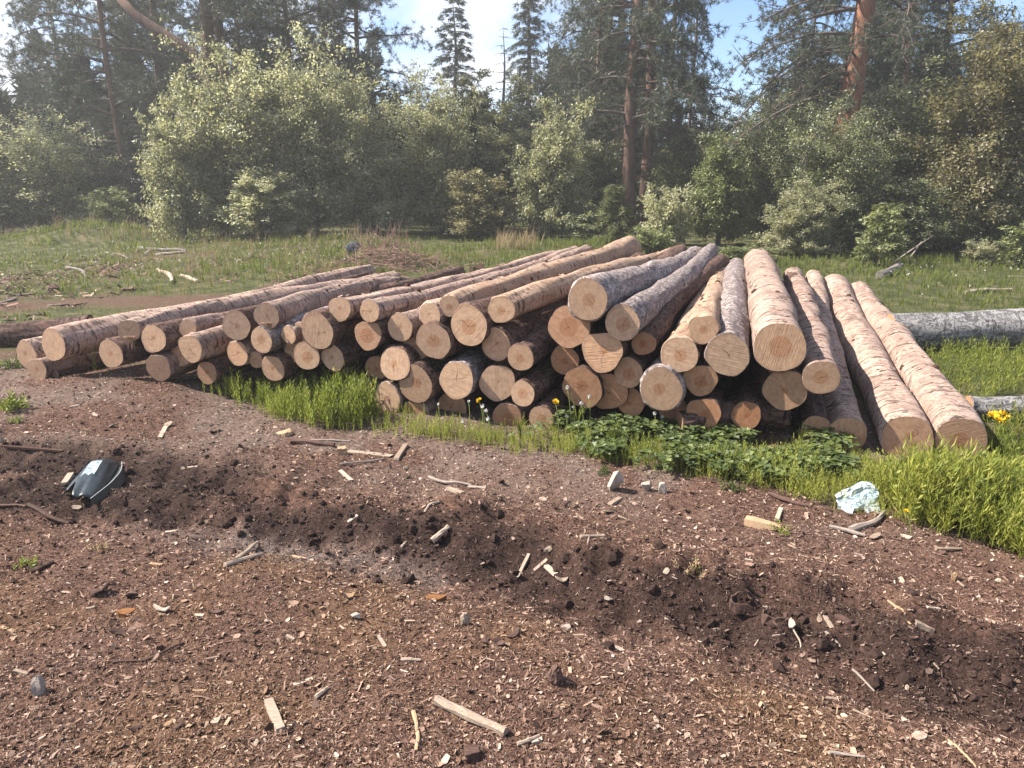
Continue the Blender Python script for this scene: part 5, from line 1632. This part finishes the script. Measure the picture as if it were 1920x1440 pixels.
    chip(650, 1120, 34, .7, T, "crumpled tan chip on the light litter left of centre", .5, curl=.6, tilt=.4)
    block(667, 1160, 22, 15, M_STONE, "little grey stone under the crumpled tan chip", 16, "stone", "stone", yaw=.1, rough=.12)
    block(871, 1172, 26, 34, P, "torn cream wood chunk with a dark shadow in the middle foreground", 20, yaw=.7, rough=.2, cut=.3)
    chip(910, 1202, 30, .5, B, "dark bark scrap left of a trio in the middle foreground", 1.4, name="bark_piece", cat="bark", curl=.5, tilt=.5)
    chip(963, 1192, 32, .6, B, "dark bark scrap right of a trio in the middle foreground", .5, name="bark_piece", cat="bark", curl=.5, tilt=.5)
    chip(935, 1208, 26, .7, B, "ragged bark scrap at the middle of a trio in the foreground", 2.5, name="bark_piece", cat="bark", curl=.6, tilt=.5)
    block(1042, 1280, 44, 48, M_CHIPBROWN, "biggest brown bark lump in the foreground with a torn upper end", 36, "bark_piece", "bark", yaw=.5, rough=.18, cut=.45)
    block(885, 1422, 26, 18, B, "dark square bark block at the bottom centre", 22, "bark_piece", "bark", yaw=.3, rough=.1)
    block(1121, 1305, 14, 12, B, "tiny black lump below the biggest bark lump", 12, "bark_piece", "bark", yaw=.3, rough=.14)
    chip(1060, 1178, 26, .7, G, "grey crumbled chip in the centre right of the mulch", .4, curl=.4)
    chip(1140, 1136, 24, .8, G, "greyish shard right of the grey crumbled chip", 1.4, curl=.3, tilt=.5)
    chip(1053, 1115, 30, .6, P, "whitish torn chip above the grey crumbled one", .3, curl=.5, tilt=.4)
    # shared kinds of small chips
    small = [(745, 1120), (760, 1052), (905, 1062), (935, 1112), (922, 1095), (972, 1085), (860, 1092), (790, 1094), (890, 1240), (1005, 1225), (1190, 1330), (1100, 1340),
             (1060, 1322), (1125, 1330), (1230, 1350), (1200, 1168), (1110, 1140), (1258, 1170), (1280, 1164), (1342, 1160), (1460, 1190), (1540, 1132), (1560, 1128), (1632, 1130),
             (1750, 1140), (1840, 1130), (1870, 1090), (1690, 1090), (1520, 1090), (1440, 1096), (1402, 1050), (1560, 1036), (1610, 1040), (1835, 1062), (1880, 1180), (1650, 1170),
             (1665, 1195), (1640, 1240), (1700, 1290), (1560, 1310), (1520, 1352), (1330, 1242), (1345, 1336), (1320, 1350), (1300, 1420), (1450, 1400), (1680, 1420), (1850, 1408),
             (90, 1345), (140, 1338), (40, 1260), (15, 1180), (85, 1200), (25, 1190), (150, 1182), (130, 1080), (170, 1140), (340, 1222), (470, 1215), (500, 1165), (545, 1195), (490, 1240),
             (430, 1280), (375, 1295), (610, 1172), (640, 1095), (560, 1045), (605, 1000), (480, 1395), (560, 1420), (340, 1400), (230, 1400), (100, 1420), (620, 1395), (700, 1330), (690, 1290),
             (450, 935), (440, 880), (360, 868), (250, 822), (210, 800), (140, 758), (60, 745), (400, 812), (455, 845), (500, 862), (700, 905), (760, 880), (870, 962), (940, 905), (970, 950), (1030, 915),
             (1060, 950), (1090, 972), (1210, 985), (1260, 1000), (1290, 960), (1320, 985), (1350, 1012), (1250, 1052), (1180, 1062), (1140, 1090)]
    marks = [(690, 852, "the straight pale board"), (752, 850, "the short pale lath"), (537, 810, "the flat square wood block"), (845, 905, "the bent grey twig"),
             (825, 985, "the spindle shaped stick"), (1017, 1025, "the central pale lath"), (1110, 1010, "the level whitish stick"), (1156, 895, "the upright stone"),
             (1240, 908, "the smallest stone"), (1430, 985, "the yellowish wedge"), (1600, 1000, "the driftwood branch"), (1778, 1031, "the stick under the herbs"),
             (1789, 1078, "the bone like knob"), (1735, 1160, "the split stick at right"), (1484, 1172, "the white square chip"), (1588, 1162, "the brown bark slab"),
             (1388, 1160, "the hollow bark ring"), (880, 1350, "the largest whitish stick"), (782, 1375, "the bent tan twig"), (515, 1345, "the chalky white stick"),
             (75, 1280, "the grey bark stub"), (270, 1238, "the curved brown twig"), (235, 1150, "the rusty orange chip"), (307, 1146, "the arched white chip"),
             (457, 1052, "the long straight pale stick"), (80, 1066, "the tiny green plant"), (170, 905, "the broken plastic cover"), (1722, 1380, "the largest pale flat chip"),
             (1160, 1218, "the white oval chip"), (770, 1239, "the short white stick"), (818, 1126, "the reddish bark flake"), (650, 1120, "the crumpled tan chip"),
             (871, 1158, "the torn cream chunk"), (935, 1205, "the trio of bark scraps"), (1042, 1258, "the biggest bark lump"), (1297, 1055, "the lone pale grass tuft"),
             (1588, 1416, "the grey stick near the bottom edge"), (1800, 1415, "the bent corner twig"), (1620, 1285, "the thin twig in the dark hollow"),
             (90, 985, "the dark branch below the cover"), (330, 1361, "the leaning pair of chips"), (885, 1415, "the dark square bark block")]
    used = set()

    def where(u, v, kind):
        near = sorted(marks, key=lambda m_: math.hypot(m_[0] - u, (m_[1] - v) * 1.3))

        def rel(m_):
            dx, dy = u - m_[0], v - m_[1]
            h_ = "left" if dx < 0 else "right"; w_ = "above" if dy < 0 else "below"
            if abs(dx) > 2.2 * abs(dy): return h_ + " of " + m_[2]
            if abs(dy) > 2.2 * abs(dx): return w_ + " " + m_[2]
            return ("upper " if dy < 0 else "lower ") + h_ + " of " + m_[2]
        for q in range(5):
            t_ = kind + " " + rel(near[q])
            if t_ not in used: break
        else:
            t_ = kind + " between " + near[0][2] + " and " + near[1][2]
        used.add(t_)
        return t_
    for i, (u, v) in enumerate(small):
        if i % 3 == 1: continue
        k = DR.random()
        if k < 0.55:
            chip(u, v, DR.uniform(12, 21), DR.uniform(.3, .7), P, where(u, v, "small pale wood flake"), None, "wood_chip", "wood chip", "small pale wood flakes", curl=.25, tilt=.4)
        elif k < 0.8:
            a = DR.uniform(-.6, .6); L = DR.uniform(9, 15)
            plank(u - L * math.cos(a), v - L * math.sin(a) * .6, u + L * math.cos(a), v + L * math.sin(a) * .6, DR.uniform(5, 8), P if DR.random() < .7 else T,
                  where(u, v, "thin light splinter"), "splinter_piece", "splinter", "thin light splinters", th=.4)
        else:
            chip(u, v, DR.uniform(16, 28), DR.uniform(.35, .7), B, where(u, v, "brown bark scrap"), None, "bark_piece", "bark", "brown bark scraps", curl=.4, tilt=.4)


lying_pieces()


# ------------------------------------------------------------------ broken plastic cover, plastic sheet
def plastic_cover():
    mp = NB("dark_blue_green_plastic")
    tcn = mp.n('TexCoord').outputs['Object']
    sc = mp.noise(mp.vscale(tcn, (1, 4, 1)), 30, 5, 0.7)
    col = mp.ramp(sc, [(0.35, (0.010, 0.016, 0.020)), (0.60, (0.026, 0.037, 0.043)), (0.75, (0.13, 0.12, 0.105))])
    M_PL = mp.surf(col, 0.42, mp.bump(sc, 0.15, 0.003), 0.6)
    ml = NB("worn_white_sticker")
    tcn = ml.n('TexCoord').outputs['Object']
    n1 = ml.noise(tcn, 45, 5, 0.7); n2 = ml.noise(ml.vscale(tcn, (1, 5, 1)), 60, 3, 0.6)
    c = ml.mix(ml.ramp(n1, [(0.50, 0.0), (0.56, 1.0)]), (0.42, 0.50, 0.54), (0.06, 0.10, 0.13))
    c = ml.mix(ml.ramp(n2, [(0.60, 0.0), (0.66, 0.8)]), c, (0.14, 0.22, 0.27))
    M_LB = ml.surf(c, 0.4, None, 0.5)
    M_RIM = simple_mat("scratched_light_plastic", (0.30, 0.31, 0.32), (0.5, 0.5, 0.48), 40, 0.5)
    a, b = ground(202, 872), ground(148, 944)
    a[2] += 0.012; b[2] += 0.010
    d = b - a; L = np.linalg.norm(d) * 1.10; y = d / np.linalg.norm(d); x = np.array([-y[1], y[0], 0]); x /= np.linalg.norm(x); zc = np.cross(y, x)
    Wd = px2m((a + b) / 2, 64)
    Hh = Wd * 0.55
    root = bpy.data.objects.new("plastic_cover", None); COL.objects.link(root)
    root.matrix_world = Matrix(((x[0], y[0], zc[0], a[0]), (x[1], y[1], zc[1], a[1]), (x[2], y[2], zc[2], a[2]), (0, 0, 0, 1)))
    tag(root, "broken dark blue green plastic cover with a worn white sticker, lying in the rut", "plastic cover")
    ns, nt = 18, 19

    def surf(s, t, off=0.0):
        # s 0..1 far to near, t -1..1 left to right
        w = Wd * 0.5 * (0.62 + 0.38 * min(1, math.sin(min(s * 2.1 + 0.25, 1.57)))) * (1 - 0.18 * max(0, s - .7) / .3)
        prof = (1 - abs(t) ** 3.2)
        hump = math.sin(min(1.57, (s + 0.10) * 3.6)) * (1 - 0.62 * s ** 1.4)
        z = (Hh + off) * prof * hump + 0.012 * (1 - prof) - 0.018 * math.exp(-((t - .18) / .18) ** 2) * (1 if s > .62 else 0) * ((s - .62) / .38)
        crease = 0.010 * (1 if t > 0.38 else 0) * hump
        return np.array([w * t, L * s - 0.02 * (1 - t * t) * (s < .05), z - crease])
    V = []
    for layer in (0, 1):
        for i in range(ns):
            s = i / (ns - 1)
            for j in range(nt):
                t = -1 + 2 * j / (nt - 1)
                ss = s * (1 - 0.30 * math.exp(-((t + .42) / .16) ** 2) - 0.22 * math.exp(-((t + .85) / .2) ** 2)) if s > 0.3 else s
                p = surf(ss, t)
                if layer: p = p * np.array([.965, .99, 1]) - np.array([0, 0, 0.004])
                V.append(p)
    V = np.array(V); q = np.array([[i * nt + j, i * nt + j + 1, (i + 1) * nt + j + 1, (i + 1) * nt + j] for i in range(ns - 1) for j in range(nt - 1)])
    n0 = ns * nt
    ring = [j for j in range(nt)] + [i * nt + nt - 1 for i in range(1, ns)] + [(ns - 1) * nt + j for j in range(nt - 2, -1, -1)] + [i * nt for i in range(ns - 2, 0, -1)]
    r2 = ring[1:] + ring[:1]
    side = np.array([[p_, p_ + n0, q_ + n0, q_] for p_, q_ in zip(ring, r2)])
    o = link("shell", np_mesh("shell", V, [q, q[:, ::-1] + n0, side], M_PL, True), root)
    # sticker on the sloping top
    V, F = [], []
    m = 8
    for layer in (.0018, .0006):
        for i in range(m):
            for j in range(m):
                s = 0.30 + 0.34 * i / (m - 1); t = -0.36 + 0.66 * j / (m - 1) + 0.06 * (i / (m - 1))
                if i == m - 1: s -= 0.05 * abs(math.sin(j * 2.3))
                p = surf(s, t); p2 = surf(s + .01, t); p3 = surf(s, t + .01)
                nrm = np.cross(p3 - p, p2 - p); nrm /= np.linalg.norm(nrm)
                if nrm[2] < 0: nrm = -nrm
                V.append(p + nrm * layer)
    q = np.array([[i * m + j, i * m + j + 1, (i + 1) * m + j + 1, (i + 1) * m + j] for i in range(m - 1) for j in range(m - 1)])
    link("sticker", np_mesh("sticker", np.array(V), [q, q[:, ::-1] + m * m], M_LB, True), root)
    # flange on the right with a light rim line
    V = []
    k = 16
    for i in range(k):
        s = i / (k - 1)
        p = surf(s, 1.0)
        bow = math.sin(s * 2.9 + .1)
        V += [p + [0, 0, .004], p + [0.035 * bow + .004, 0.05 * s, 0.012 + 0.02 * bow], p + [0.06 * bow + .006, 0.06 * s, -0.012], p + [0.012, 0, -0.012]]
    V = np.array(V); i4 = np.arange(4); j4 = (i4 + 1) % 4
    F = np.concatenate([np.stack([i4, j4, j4 + 4, i4 + 4], 1) + 4 * i for i in range(k - 1)])
    link("flange", np_mesh("flange", V, [F, np.array([[0, 1, 2, 3], [4 * k - 1, 4 * k - 2, 4 * k - 3, 4 * k - 4]])], M_PL, False), root)
    rim = V[1::4] + np.array([0.002, 0, 0.003])
    Vr, Fr = poly_tube(rim, 0.0022, 6)
    link("rim", np_mesh("rim", Vr, Fr, M_RIM, True), root)
    for i in range(6):                                          # cooling fins on the left flank
        s = 0.12 + 0.085 * i
        p0, p1 = surf(s, -0.55), surf(s + .03, -1.0)
        p1 = p1 + np.array([-0.022, 0, 0.004])
        e = np.array([0, .006, 0]); u_ = np.array([0, 0, .008])
        V = np.array([p0, p0 + e, p1 + e, p1, p0 + u_, p0 + e + u_, p1 + e + u_ * .6, p1 + u_ * .6])
        F = np.array([[0, 1, 2, 3], [7, 6, 5, 4], [0, 4, 5, 1], [1, 5, 6, 2], [2, 6, 7, 3], [3, 7, 4, 0]])
        link("fin", np_mesh("fin", V, [F], M_PL), root)


plastic_cover()
plank(128, 930, 141, 916, 13, M_CHIPTAN, "light wood splinter poking out from under the broken plastic cover", "splinter_piece", "splinter", lift=.012)
plank(121, 912, 134, 893, 12, M_CHIPPALE, "pale wood splinter beside the left flank of the broken plastic cover", "splinter_piece", "splinter", lift=.012)
plank(144, 925, 152, 913, 8, M_GREYTWIG, "thin grey splinter in the torn mouth of the broken plastic cover", "splinter_piece", "splinter", lift=.015)
plank(-40, 842, 117, 849, 7, M_KNOT, "flat black strip lying on the soil at the left picture edge", "strip", "strip", th=.5)
block(6, 850, 14, 18, M_CHIPPALE, "white scrap at the left end of the flat black strip", 10, "wood_chip", "wood chip", yaw=.4, rough=.15, cut=.4)


def plastic_sheet():
    m = NB("pale_blue_plastic_film")
    tcn = m.n('TexCoord').outputs['Object']
    n1 = m.noise(tcn, 22, 5, 0.6)
    M = m.surf(m.ramp(n1, [(0.35, (0.28, 0.38, 0.42)), (0.55, (0.46, 0.53, 0.55)), (0.7, (0.58, 0.62, 0.62))]), 0.35, m.bump(n1, 0.3, 0.004), 0.5)
    c = ground(1612, 960); W = px2m(c, 74); H = px2m(c, 52)
    n_, m_ = 13, 9
    V = []
    for lay in (0, 0.002):
        for i in range(n_):
            for j in range(m_):
                x = i / (n_ - 1); yv = j / (m_ - 1)
                h = H * yv * (0.50 + 0.75 * x ** 0.7) * (1 if x < .85 else 1 - (x - .85) * 1.6)
                z = h * 0.80 + 0.006
                dep = 0.07 * yv + 0.05 * (vnoise(x * 4.1, yv * 3.3, 91) - .5) + 0.025 * (vnoise(x * 9, yv * 7, 92) - .5) + lay
                V.append(c + np.array([(x - .5) * W + 0.01 * (vnoise(yv * 5, x * 2, 93) - .5), dep, z + 0.012 * (vnoise(x * 6, yv * 5, 94) - .5)]))
    q = np.array([[i * m_ + j, (i + 1) * m_ + j, (i + 1) * m_ + j + 1, i * m_ + j + 1] for i in range(n_ - 1) for j in range(m_ - 1)])
    put("plastic_sheet", np.array(V), [q, q[:, ::-1] + n_ * m_], M, "crumpled pale blue white plastic sheet caught in the herbs at right", "plastic sheet")


plastic_sheet()


# ------------------------------------------------------------------ dandelions, tussocks, single weeds
M_STEM = simple_mat("flower_stem", (0.10, 0.14, 0.03), (0.20, 0.22, 0.07), 30)
M_YEL = simple_mat("yellow_petals", (0.62, 0.36, 0.010), (0.85, 0.60, 0.03), 200, 0.7)
M_FLUFF = simple_mat("white_seed_fluff", (0.6, 0.57, 0.53), (0.85, 0.83, 0.8), 80, 0.9)


def head_mesh(n, flat_, seed):
    rng = np.random.default_rng(seed); V, F = [], []
    for i in range(n):
        d = unit(rng.normal(0, 1, 3)); d[2] = abs(d[2]) * flat_ if flat_ < 1 else d[2]; d = unit(d)
        s = unit(np.cross(d, rng.normal(0, 1, 3))) * (0.13 if flat_ < 1 else 0.10)
        k = len(V); V += [d * .12 - s, d * .12 + s, d + s * .9, d - s * .9]; F.append([k, k + 1, k + 2, k + 3])
    return np.array(V), [np.array(F)]


YH = np_mesh("bloom", *head_mesh(46, 0.55, 3), M_YEL)
WH = np_mesh("seed_head", *head_mesh(60, 1.0, 4), M_FLUFF)


def flower(u, v, ub, vb, r_px, me, label, name, cat, group=None):
    base = ground(ub, vb); dd = ray(u, v)
    t = depth_of(base) / (dd[1] * CP - dd[2] * SP)
    top = np.array([dd[0] * t, dd[1] * t, CAM_H + dd[2] * t])
    root = bpy.data.objects.new(name, None); COL.objects.link(root); root.location = base
    tag(root, label, cat, group)
    k = top - base
    pts = [k * q + np.array([0.012 * math.sin(q * 3), 0.01 * q, 0]) for q in np.linspace(0, 1, 6)]
    V, F = poly_tube(pts, 0.0022, 5)
    link("flower_stem", np_mesh("flower_stem", V, F, M_STEM, True), root)
    h = link("bloom" if me is YH else "seed_head", me, root)
    h.location = pts[-1]; s = px2m(top, r_px); h.scale = (s, s, s)
    h.rotation_euler = (DR.uniform(.1, .7), DR.uniform(-.4, .4), DR.uniform(0, 6))


flower(1864, 781, 1846, 842, 11, YH, "left bloom of the yellow dandelion cluster right of the pile", "dandelion", "flower")
flower(1883, 780, 1852, 846, 11, YH, "right bloom of the yellow dandelion cluster right of the pile", "dandelion", "flower")
flower(1876, 790, 1858, 846, 10, YH, "lowest bloom of the yellow dandelion cluster right of the pile", "dandelion", "flower")
flower(1041, 755, 1046, 822, 7, YH, "yellow dandelion standing against the bark of a small bright ground log", "dandelion", "flower")
flower(898, 752, 905, 812, 6, YH, "small yellow dandelion in front of the dark gap left of centre", "dandelion", "flower")
flower(1700, 960, 1706, 1010, 5, YH, "tiny yellow bud deep in the bright herbs at lower right", "dandelion", "flower")
CLOCKS = {(821, 758): "white seed head left of the shaded log under the smooth plain face", (878, 753): "white seed head just left of the small yellow dandelion",
          (904, 762): "white seed head right under the small yellow dandelion", (911, 771): "white seed head, second below the small yellow dandelion",
          (914, 786): "lowest white seed head below the small yellow dandelion", (866, 790): "low white seed head at the foot of the shaded log under the plain face",
          (1063, 727): "white seed head at the left rim of the grass draped orange face", (1074, 764): "white seed head at the lower left of the grass draped orange face",
          (1062, 781): "white seed head low above the clover, right of the dandelion in bark shade", (1104, 744): "white seed head in the middle of the grass draped orange face",
          (1090, 757): "white seed head low on the grass draped orange face", (1228, 776): "white seed head above the clover under the large bright cracked face",
          (1241, 782): "lower white seed head under the large bright cracked face", (1315, 752): "white seed head in front of the bright orange ground log"}
for (u, v) in ((821, 758), (878, 753), (904, 762), (911, 771), (914, 786), (866, 790), (1063, 727), (1074, 764), (1062, 781), (1104, 744), (1090, 757), (1228, 776), (1241, 782), (1315, 752)):
    flower(u, v, u + DR.uniform(-8, 8), max(v + 40, 822), DR.uniform(2.6, 4.2), WH, CLOCKS[(u, v)], "dandelion", "seed head", "white dandelion seed heads")


def tussock(ub, vb, n, h, label, seed, w=0.006, bend=0.9):
    rng = np.random.default_rng(seed); base = ground(ub, vb); V, Q = [], []
    for i in range(n):
        a = rng.uniform(0, 6.283); d = np.array([math.cos(a), math.sin(a) * .7, 0]); s = np.array([-d[1], d[0], 0]) + np.array([.3, 0, 0])
        hh = h * rng.uniform(.6, 1.05); b = rng.uniform(.25, 1) * bend; k = len(V)
        for t in np.linspace(0, 1, 7):
            p = base + d * (b * hh * 0.75 * t ** 1.5) + np.array([0, 0, hh * (1.55 * t - (0.5 + 0.55 * b) * t * t)])
            ww = w * (1 - t * .85)
            V += [p - s * ww, p + s * ww]
        Q += [[k + 2 * q, k + 2 * q + 1, k + 2 * q + 3, k + 2 * q + 2] for q in range(6)]
    put("grass_tussock", V, [np.array(Q)], M_SPRIG, label, "grass")


tussock(1082, 812, 16, .34, "tussock of long arching grass blades in front of the big orange face", 1)
tussock(975, 822, 12, .20, "tussock of bent grass blades between two ground log faces", 2)
tussock(1500, 850, 14, .24, "grassy tuft rising before the low bark covered log at right", 3, .004, .5)


def weed(ub, vb, n, h, label, mat=None, seed=1, name="small_weed"):
    rng = np.random.default_rng(seed); c = ground(ub, vb)
    tp = [sprig_tpl(rng, 11, 0.42, 0.10, 0.8, 0.014) for _ in range(4)]
    xy = c[:2] + rng.normal(0, h * .42, (n, 2))
    V, F = plant(xy, h * rng.uniform(.5, 1.1, n), tp, rng, 0.4)
    w_ = put(name, V, F, mat or M_SPRIG, label, "plant")


weed(48, 1062, 9, .055, "tiny bright green plant beside a brown stick at the left", None, 1)
weed(25, 765, 34, .10, "yellow green weed patch at the left picture edge near the pile's tip", None, 2)
weed(30, 792, 16, .05, "low flat weed below the yellow green patch at the left edge", None, 3)
weed(1297, 1060, 11, .05, "small pale grass tuft alone on the brown mulch right of centre", M_DRYGRASS, 4)
weed(1462, 1000, 8, .06, "sparse green tuft at the thin end of the yellowish wedge", None, 5)
weed(1304, 1056, 10, .022, "few green blades within the pale tuft right of centre", None, 6)
weed(1380, 922, 8, .06, "small light green clover tuft in front of the herbs", M_CLOVER, 7)
weed(190, 1030, 7, .04, "faint yellowish weed on the orange litter at left", M_DRYGRASS, 8)
weed(1130, 890, 14, .05, "low pale weed left of the upright angular stone", M_CLOVER, 9)
weed(40, 690, 24, .11, "green weed patch at the very left under the dark crosswise log", M_CLOVER, 10)

# ------------------------------------------------------------------ things lying in the clearing behind
def brush_heap():
    rng = np.random.default_rng(61); segs = []
    c = ground(725, 500)
    for i in range(620):
        p = c + np.array([rng.normal(0, .62), rng.normal(0, .5), 0]); r = math.hypot(p[0] - c[0], p[1] - c[1])
        p[2] = float(height(p[0], p[1])) + rng.uniform(0, 1) * max(0.05, 0.42 * math.exp(-(r / .75) ** 2))
        d = unit(rng.normal(0, 1, 3) * np.array([1, 1, .35])) * rng.uniform(.15, .5)
        segs.append((p, p + d, .006, .003))
    for i in range(40):
        p = c + np.array([rng.normal(-.1, .3), rng.normal(.2, .2), .3]); d = unit(np.array([rng.normal(0, .6), rng.normal(0, .3), 1])) * rng.uniform(.3, .6)
        segs.append((p, p + d, .006, .002))
    V, F = tubes(segs, 4)
    m = simple_mat("red_brown_brush", (0.13, 0.07, 0.055), (0.34, 0.21, 0.17), 6)
    root = bpy.data.objects.new("brush_heap", None); COL.objects.link(root); root.location = c
    tag(root, "heap of reddish brown cut brush in the clearing behind the pile", "brush heap")
    o = link("twigs", np_mesh("twigs", V - c, F, m), root); o['kind'] = 'stuff'
    # blue drum end beside it
    b = ground(662, 482); prof = [(0, .13), (.02, .155), (.10, .16), (.17, .15), (.20, .10)]
    th = np.arange(18) * 2 * np.pi / 18
    V = np.concatenate([np.stack([np.cos(th) * r, z + 0 * th, np.sin(th) * r + .13], 1) for z, r in prof]); i = np.arange(18); j = (i + 1) % 18
    F = np.concatenate([np.stack([i, j, j + 18, i + 18], 1) + 18 * k for k in range(4)])
    put("plastic_canister", V + b, [F, np.array([np.arange(18)[::-1], np.arange(18) + 72])], simple_mat("dull_blue_plastic", (0.03, 0.045, 0.06), (0.06, 0.085, 0.11), 12, 0.75, spec=.15),
        "dull blue rounded canister lying left of the brown brush heap", "canister", None, True)


brush_heap()
for i, (u1, v1, u2, v2, w, mt, lab) in enumerate([
        (255, 468, 345, 470, 7, M_DEAD, "dead branch lying level in the grass below the dark willow edge"),
        (268, 482, 310, 466, 6, M_GREYTWIG, "pale broken branch slanting over the level dead branch"),
        (290, 480, 350, 476, 6, M_GREYTWIG, "short light branch below the level dead branch"),
        (205, 474, 242, 490, 5, M_DEAD, "thin dark branch in the left meadow, left of the dead branches"),
        (128, 503, 172, 521, 6, M_DEAD, "dark stick pointing down right in the bare patch at left"),
        (302, 508, 324, 532, 9, M_CHIPPALE, "pale split stub standing in the reddish grass at left"),
        (340, 520, 372, 530, 8, M_CHIPPALE, "pale slab lying right of the pale split stub"),
        (300, 436, 332, 440, 8, M_GREYTWIG, "short grey trunk piece beside the grassy mound"),
        (0, 572, 30, 561, 6, M_GREYTWIG, "grey branch at the left edge of the bare patch"),
        (30, 556, 66, 552, 5, M_CHIPPALE, "thin pale stick right of the grey edge branch"),
        (90, 575, 130, 571, 4, M_CHIPPALE, "thin pale stick low in the bare patch"),
        (1806, 552, 1892, 546, 10, M_CHIPPALE, "bleached trunk strip lying in the right meadow"),
        (1655, 522, 1690, 500, 16, M_DEAD, "dark leaning stump in the grass behind the rightmost log ends"),
        (1676, 492, 1752, 440, 4, M_GREYTWIG, "thin dead branch sticking up before the dark right bushes"),
        (1700, 488, 1728, 452, 3, M_GREYTWIG, "thin brown twig beside the thin dead branch at right")]):
    if "sticking up" in lab or "thin brown twig" in lab:
        a = ground(u1, v1); d = ray(u2, v2); t = depth_of(a) / (d[1] * CP - d[2] * SP)
        b = np.array([d[0] * t, d[1] * t, CAM_H + d[2] * t]); V, F = poly_tube([a, a * .6 + b * .4 + [.03, 0, .03], b], np.array([.02, .015, .006]), 5)
        put("dead_branch", V, F, mt, lab, "branch")
    else:
        stick(u1, v1, u2, v2, w, mt, lab, "dead_branch" if mt is M_DEAD else "stick", "branch")
block(897, 512, 44, 20, M_KNOT, "black charred stump showing behind the thin top logs", 30, "tree_stump", "stump", yaw=.3, rough=.14, cut=.2)
block(103, 548, 30, 16, M_CHIPBROWN, "dark clod of earth and roots in the bare patch at left", 20, "root_clod", "clod", yaw=.3, rough=.2, cut=.3)
chip(112, 556, 16, .6, M_CHIPPALE, "white scrap in front of the dark root clod at left", .2)


def clearing_litter():
    rng = np.random.default_rng(88)
    xy = scatter([(-300, 490), (0, 485), (300, 470), (640, 470), (780, 500), (560, 550), (300, 600), (60, 632), (-300, 650)], 13000, rng)
    x, y = xy[:, 0], xy[:, 1]
    n_ = vnoise(x / 1.5, y / 1.2, 95) * 0.6 + vnoise(x / .4, y / .4, 96) * .4
    xy = xy[rng.random(len(xy)) < sstep(0.42, 0.62, n_)]
    n = len(xy)
    T = np.array([[-.5, -.12, 0], [.5, -.08, 0], [.45, .1, 0.05], [-.45, .12, .03]]); F = [np.array([[0, 1, 2, 3]])]
    ln = np.exp(rng.normal(math.log(.05), .5, n)).clip(.02, .2)
    pos = np.stack([xy[:, 0], xy[:, 1], height(xy[:, 0], xy[:, 1]) + .01 + ln * .1], 1)
    V, Fs = replicate(T, F, pos, rot_zyx(rng.uniform(0, 6.28, n), rng.normal(0, .35, n), rng.normal(0, .5, n)), np.stack([ln, ln, ln], 1))
    me = np_mesh("bark_litter", V, Fs, bpy.data.materials["bark_mulch_chips"])
    tag(link("bark_litter", me), "bark and wood litter strewn over the bare patches of the clearing", None, None, 'stuff')
    xy = np.concatenate([scatter([(0, 440), (420, 450), (760, 470), (700, 530), (400, 520), (100, 560), (0, 520)], 420, rng), scatter([(1640, 520), (1920, 490), (1920, 640), (1700, 600)], 26, rng)])
    n = len(xy); h = rng.uniform(.08, .26, n)
    T, F = head_mesh(5, 1.0, 6)
    pos = np.stack([xy[:, 0], xy[:, 1], height(xy[:, 0], xy[:, 1]) + h], 1)
    V, Fs = replicate(T, F, pos, rot_zyx(rng.uniform(0, 6.28, n), rng.uniform(0, 6.28, n), rng.uniform(0, 6.28, n)), np.repeat(rng.uniform(.012, .03, n)[:, None], 3, 1))
    tag(link("meadow_flowers", np_mesh("meadow_flowers", V, Fs, M_FLUFF)), "tiny white flower heads dotted over the meadow grass", None, None, 'stuff')


clearing_litter()
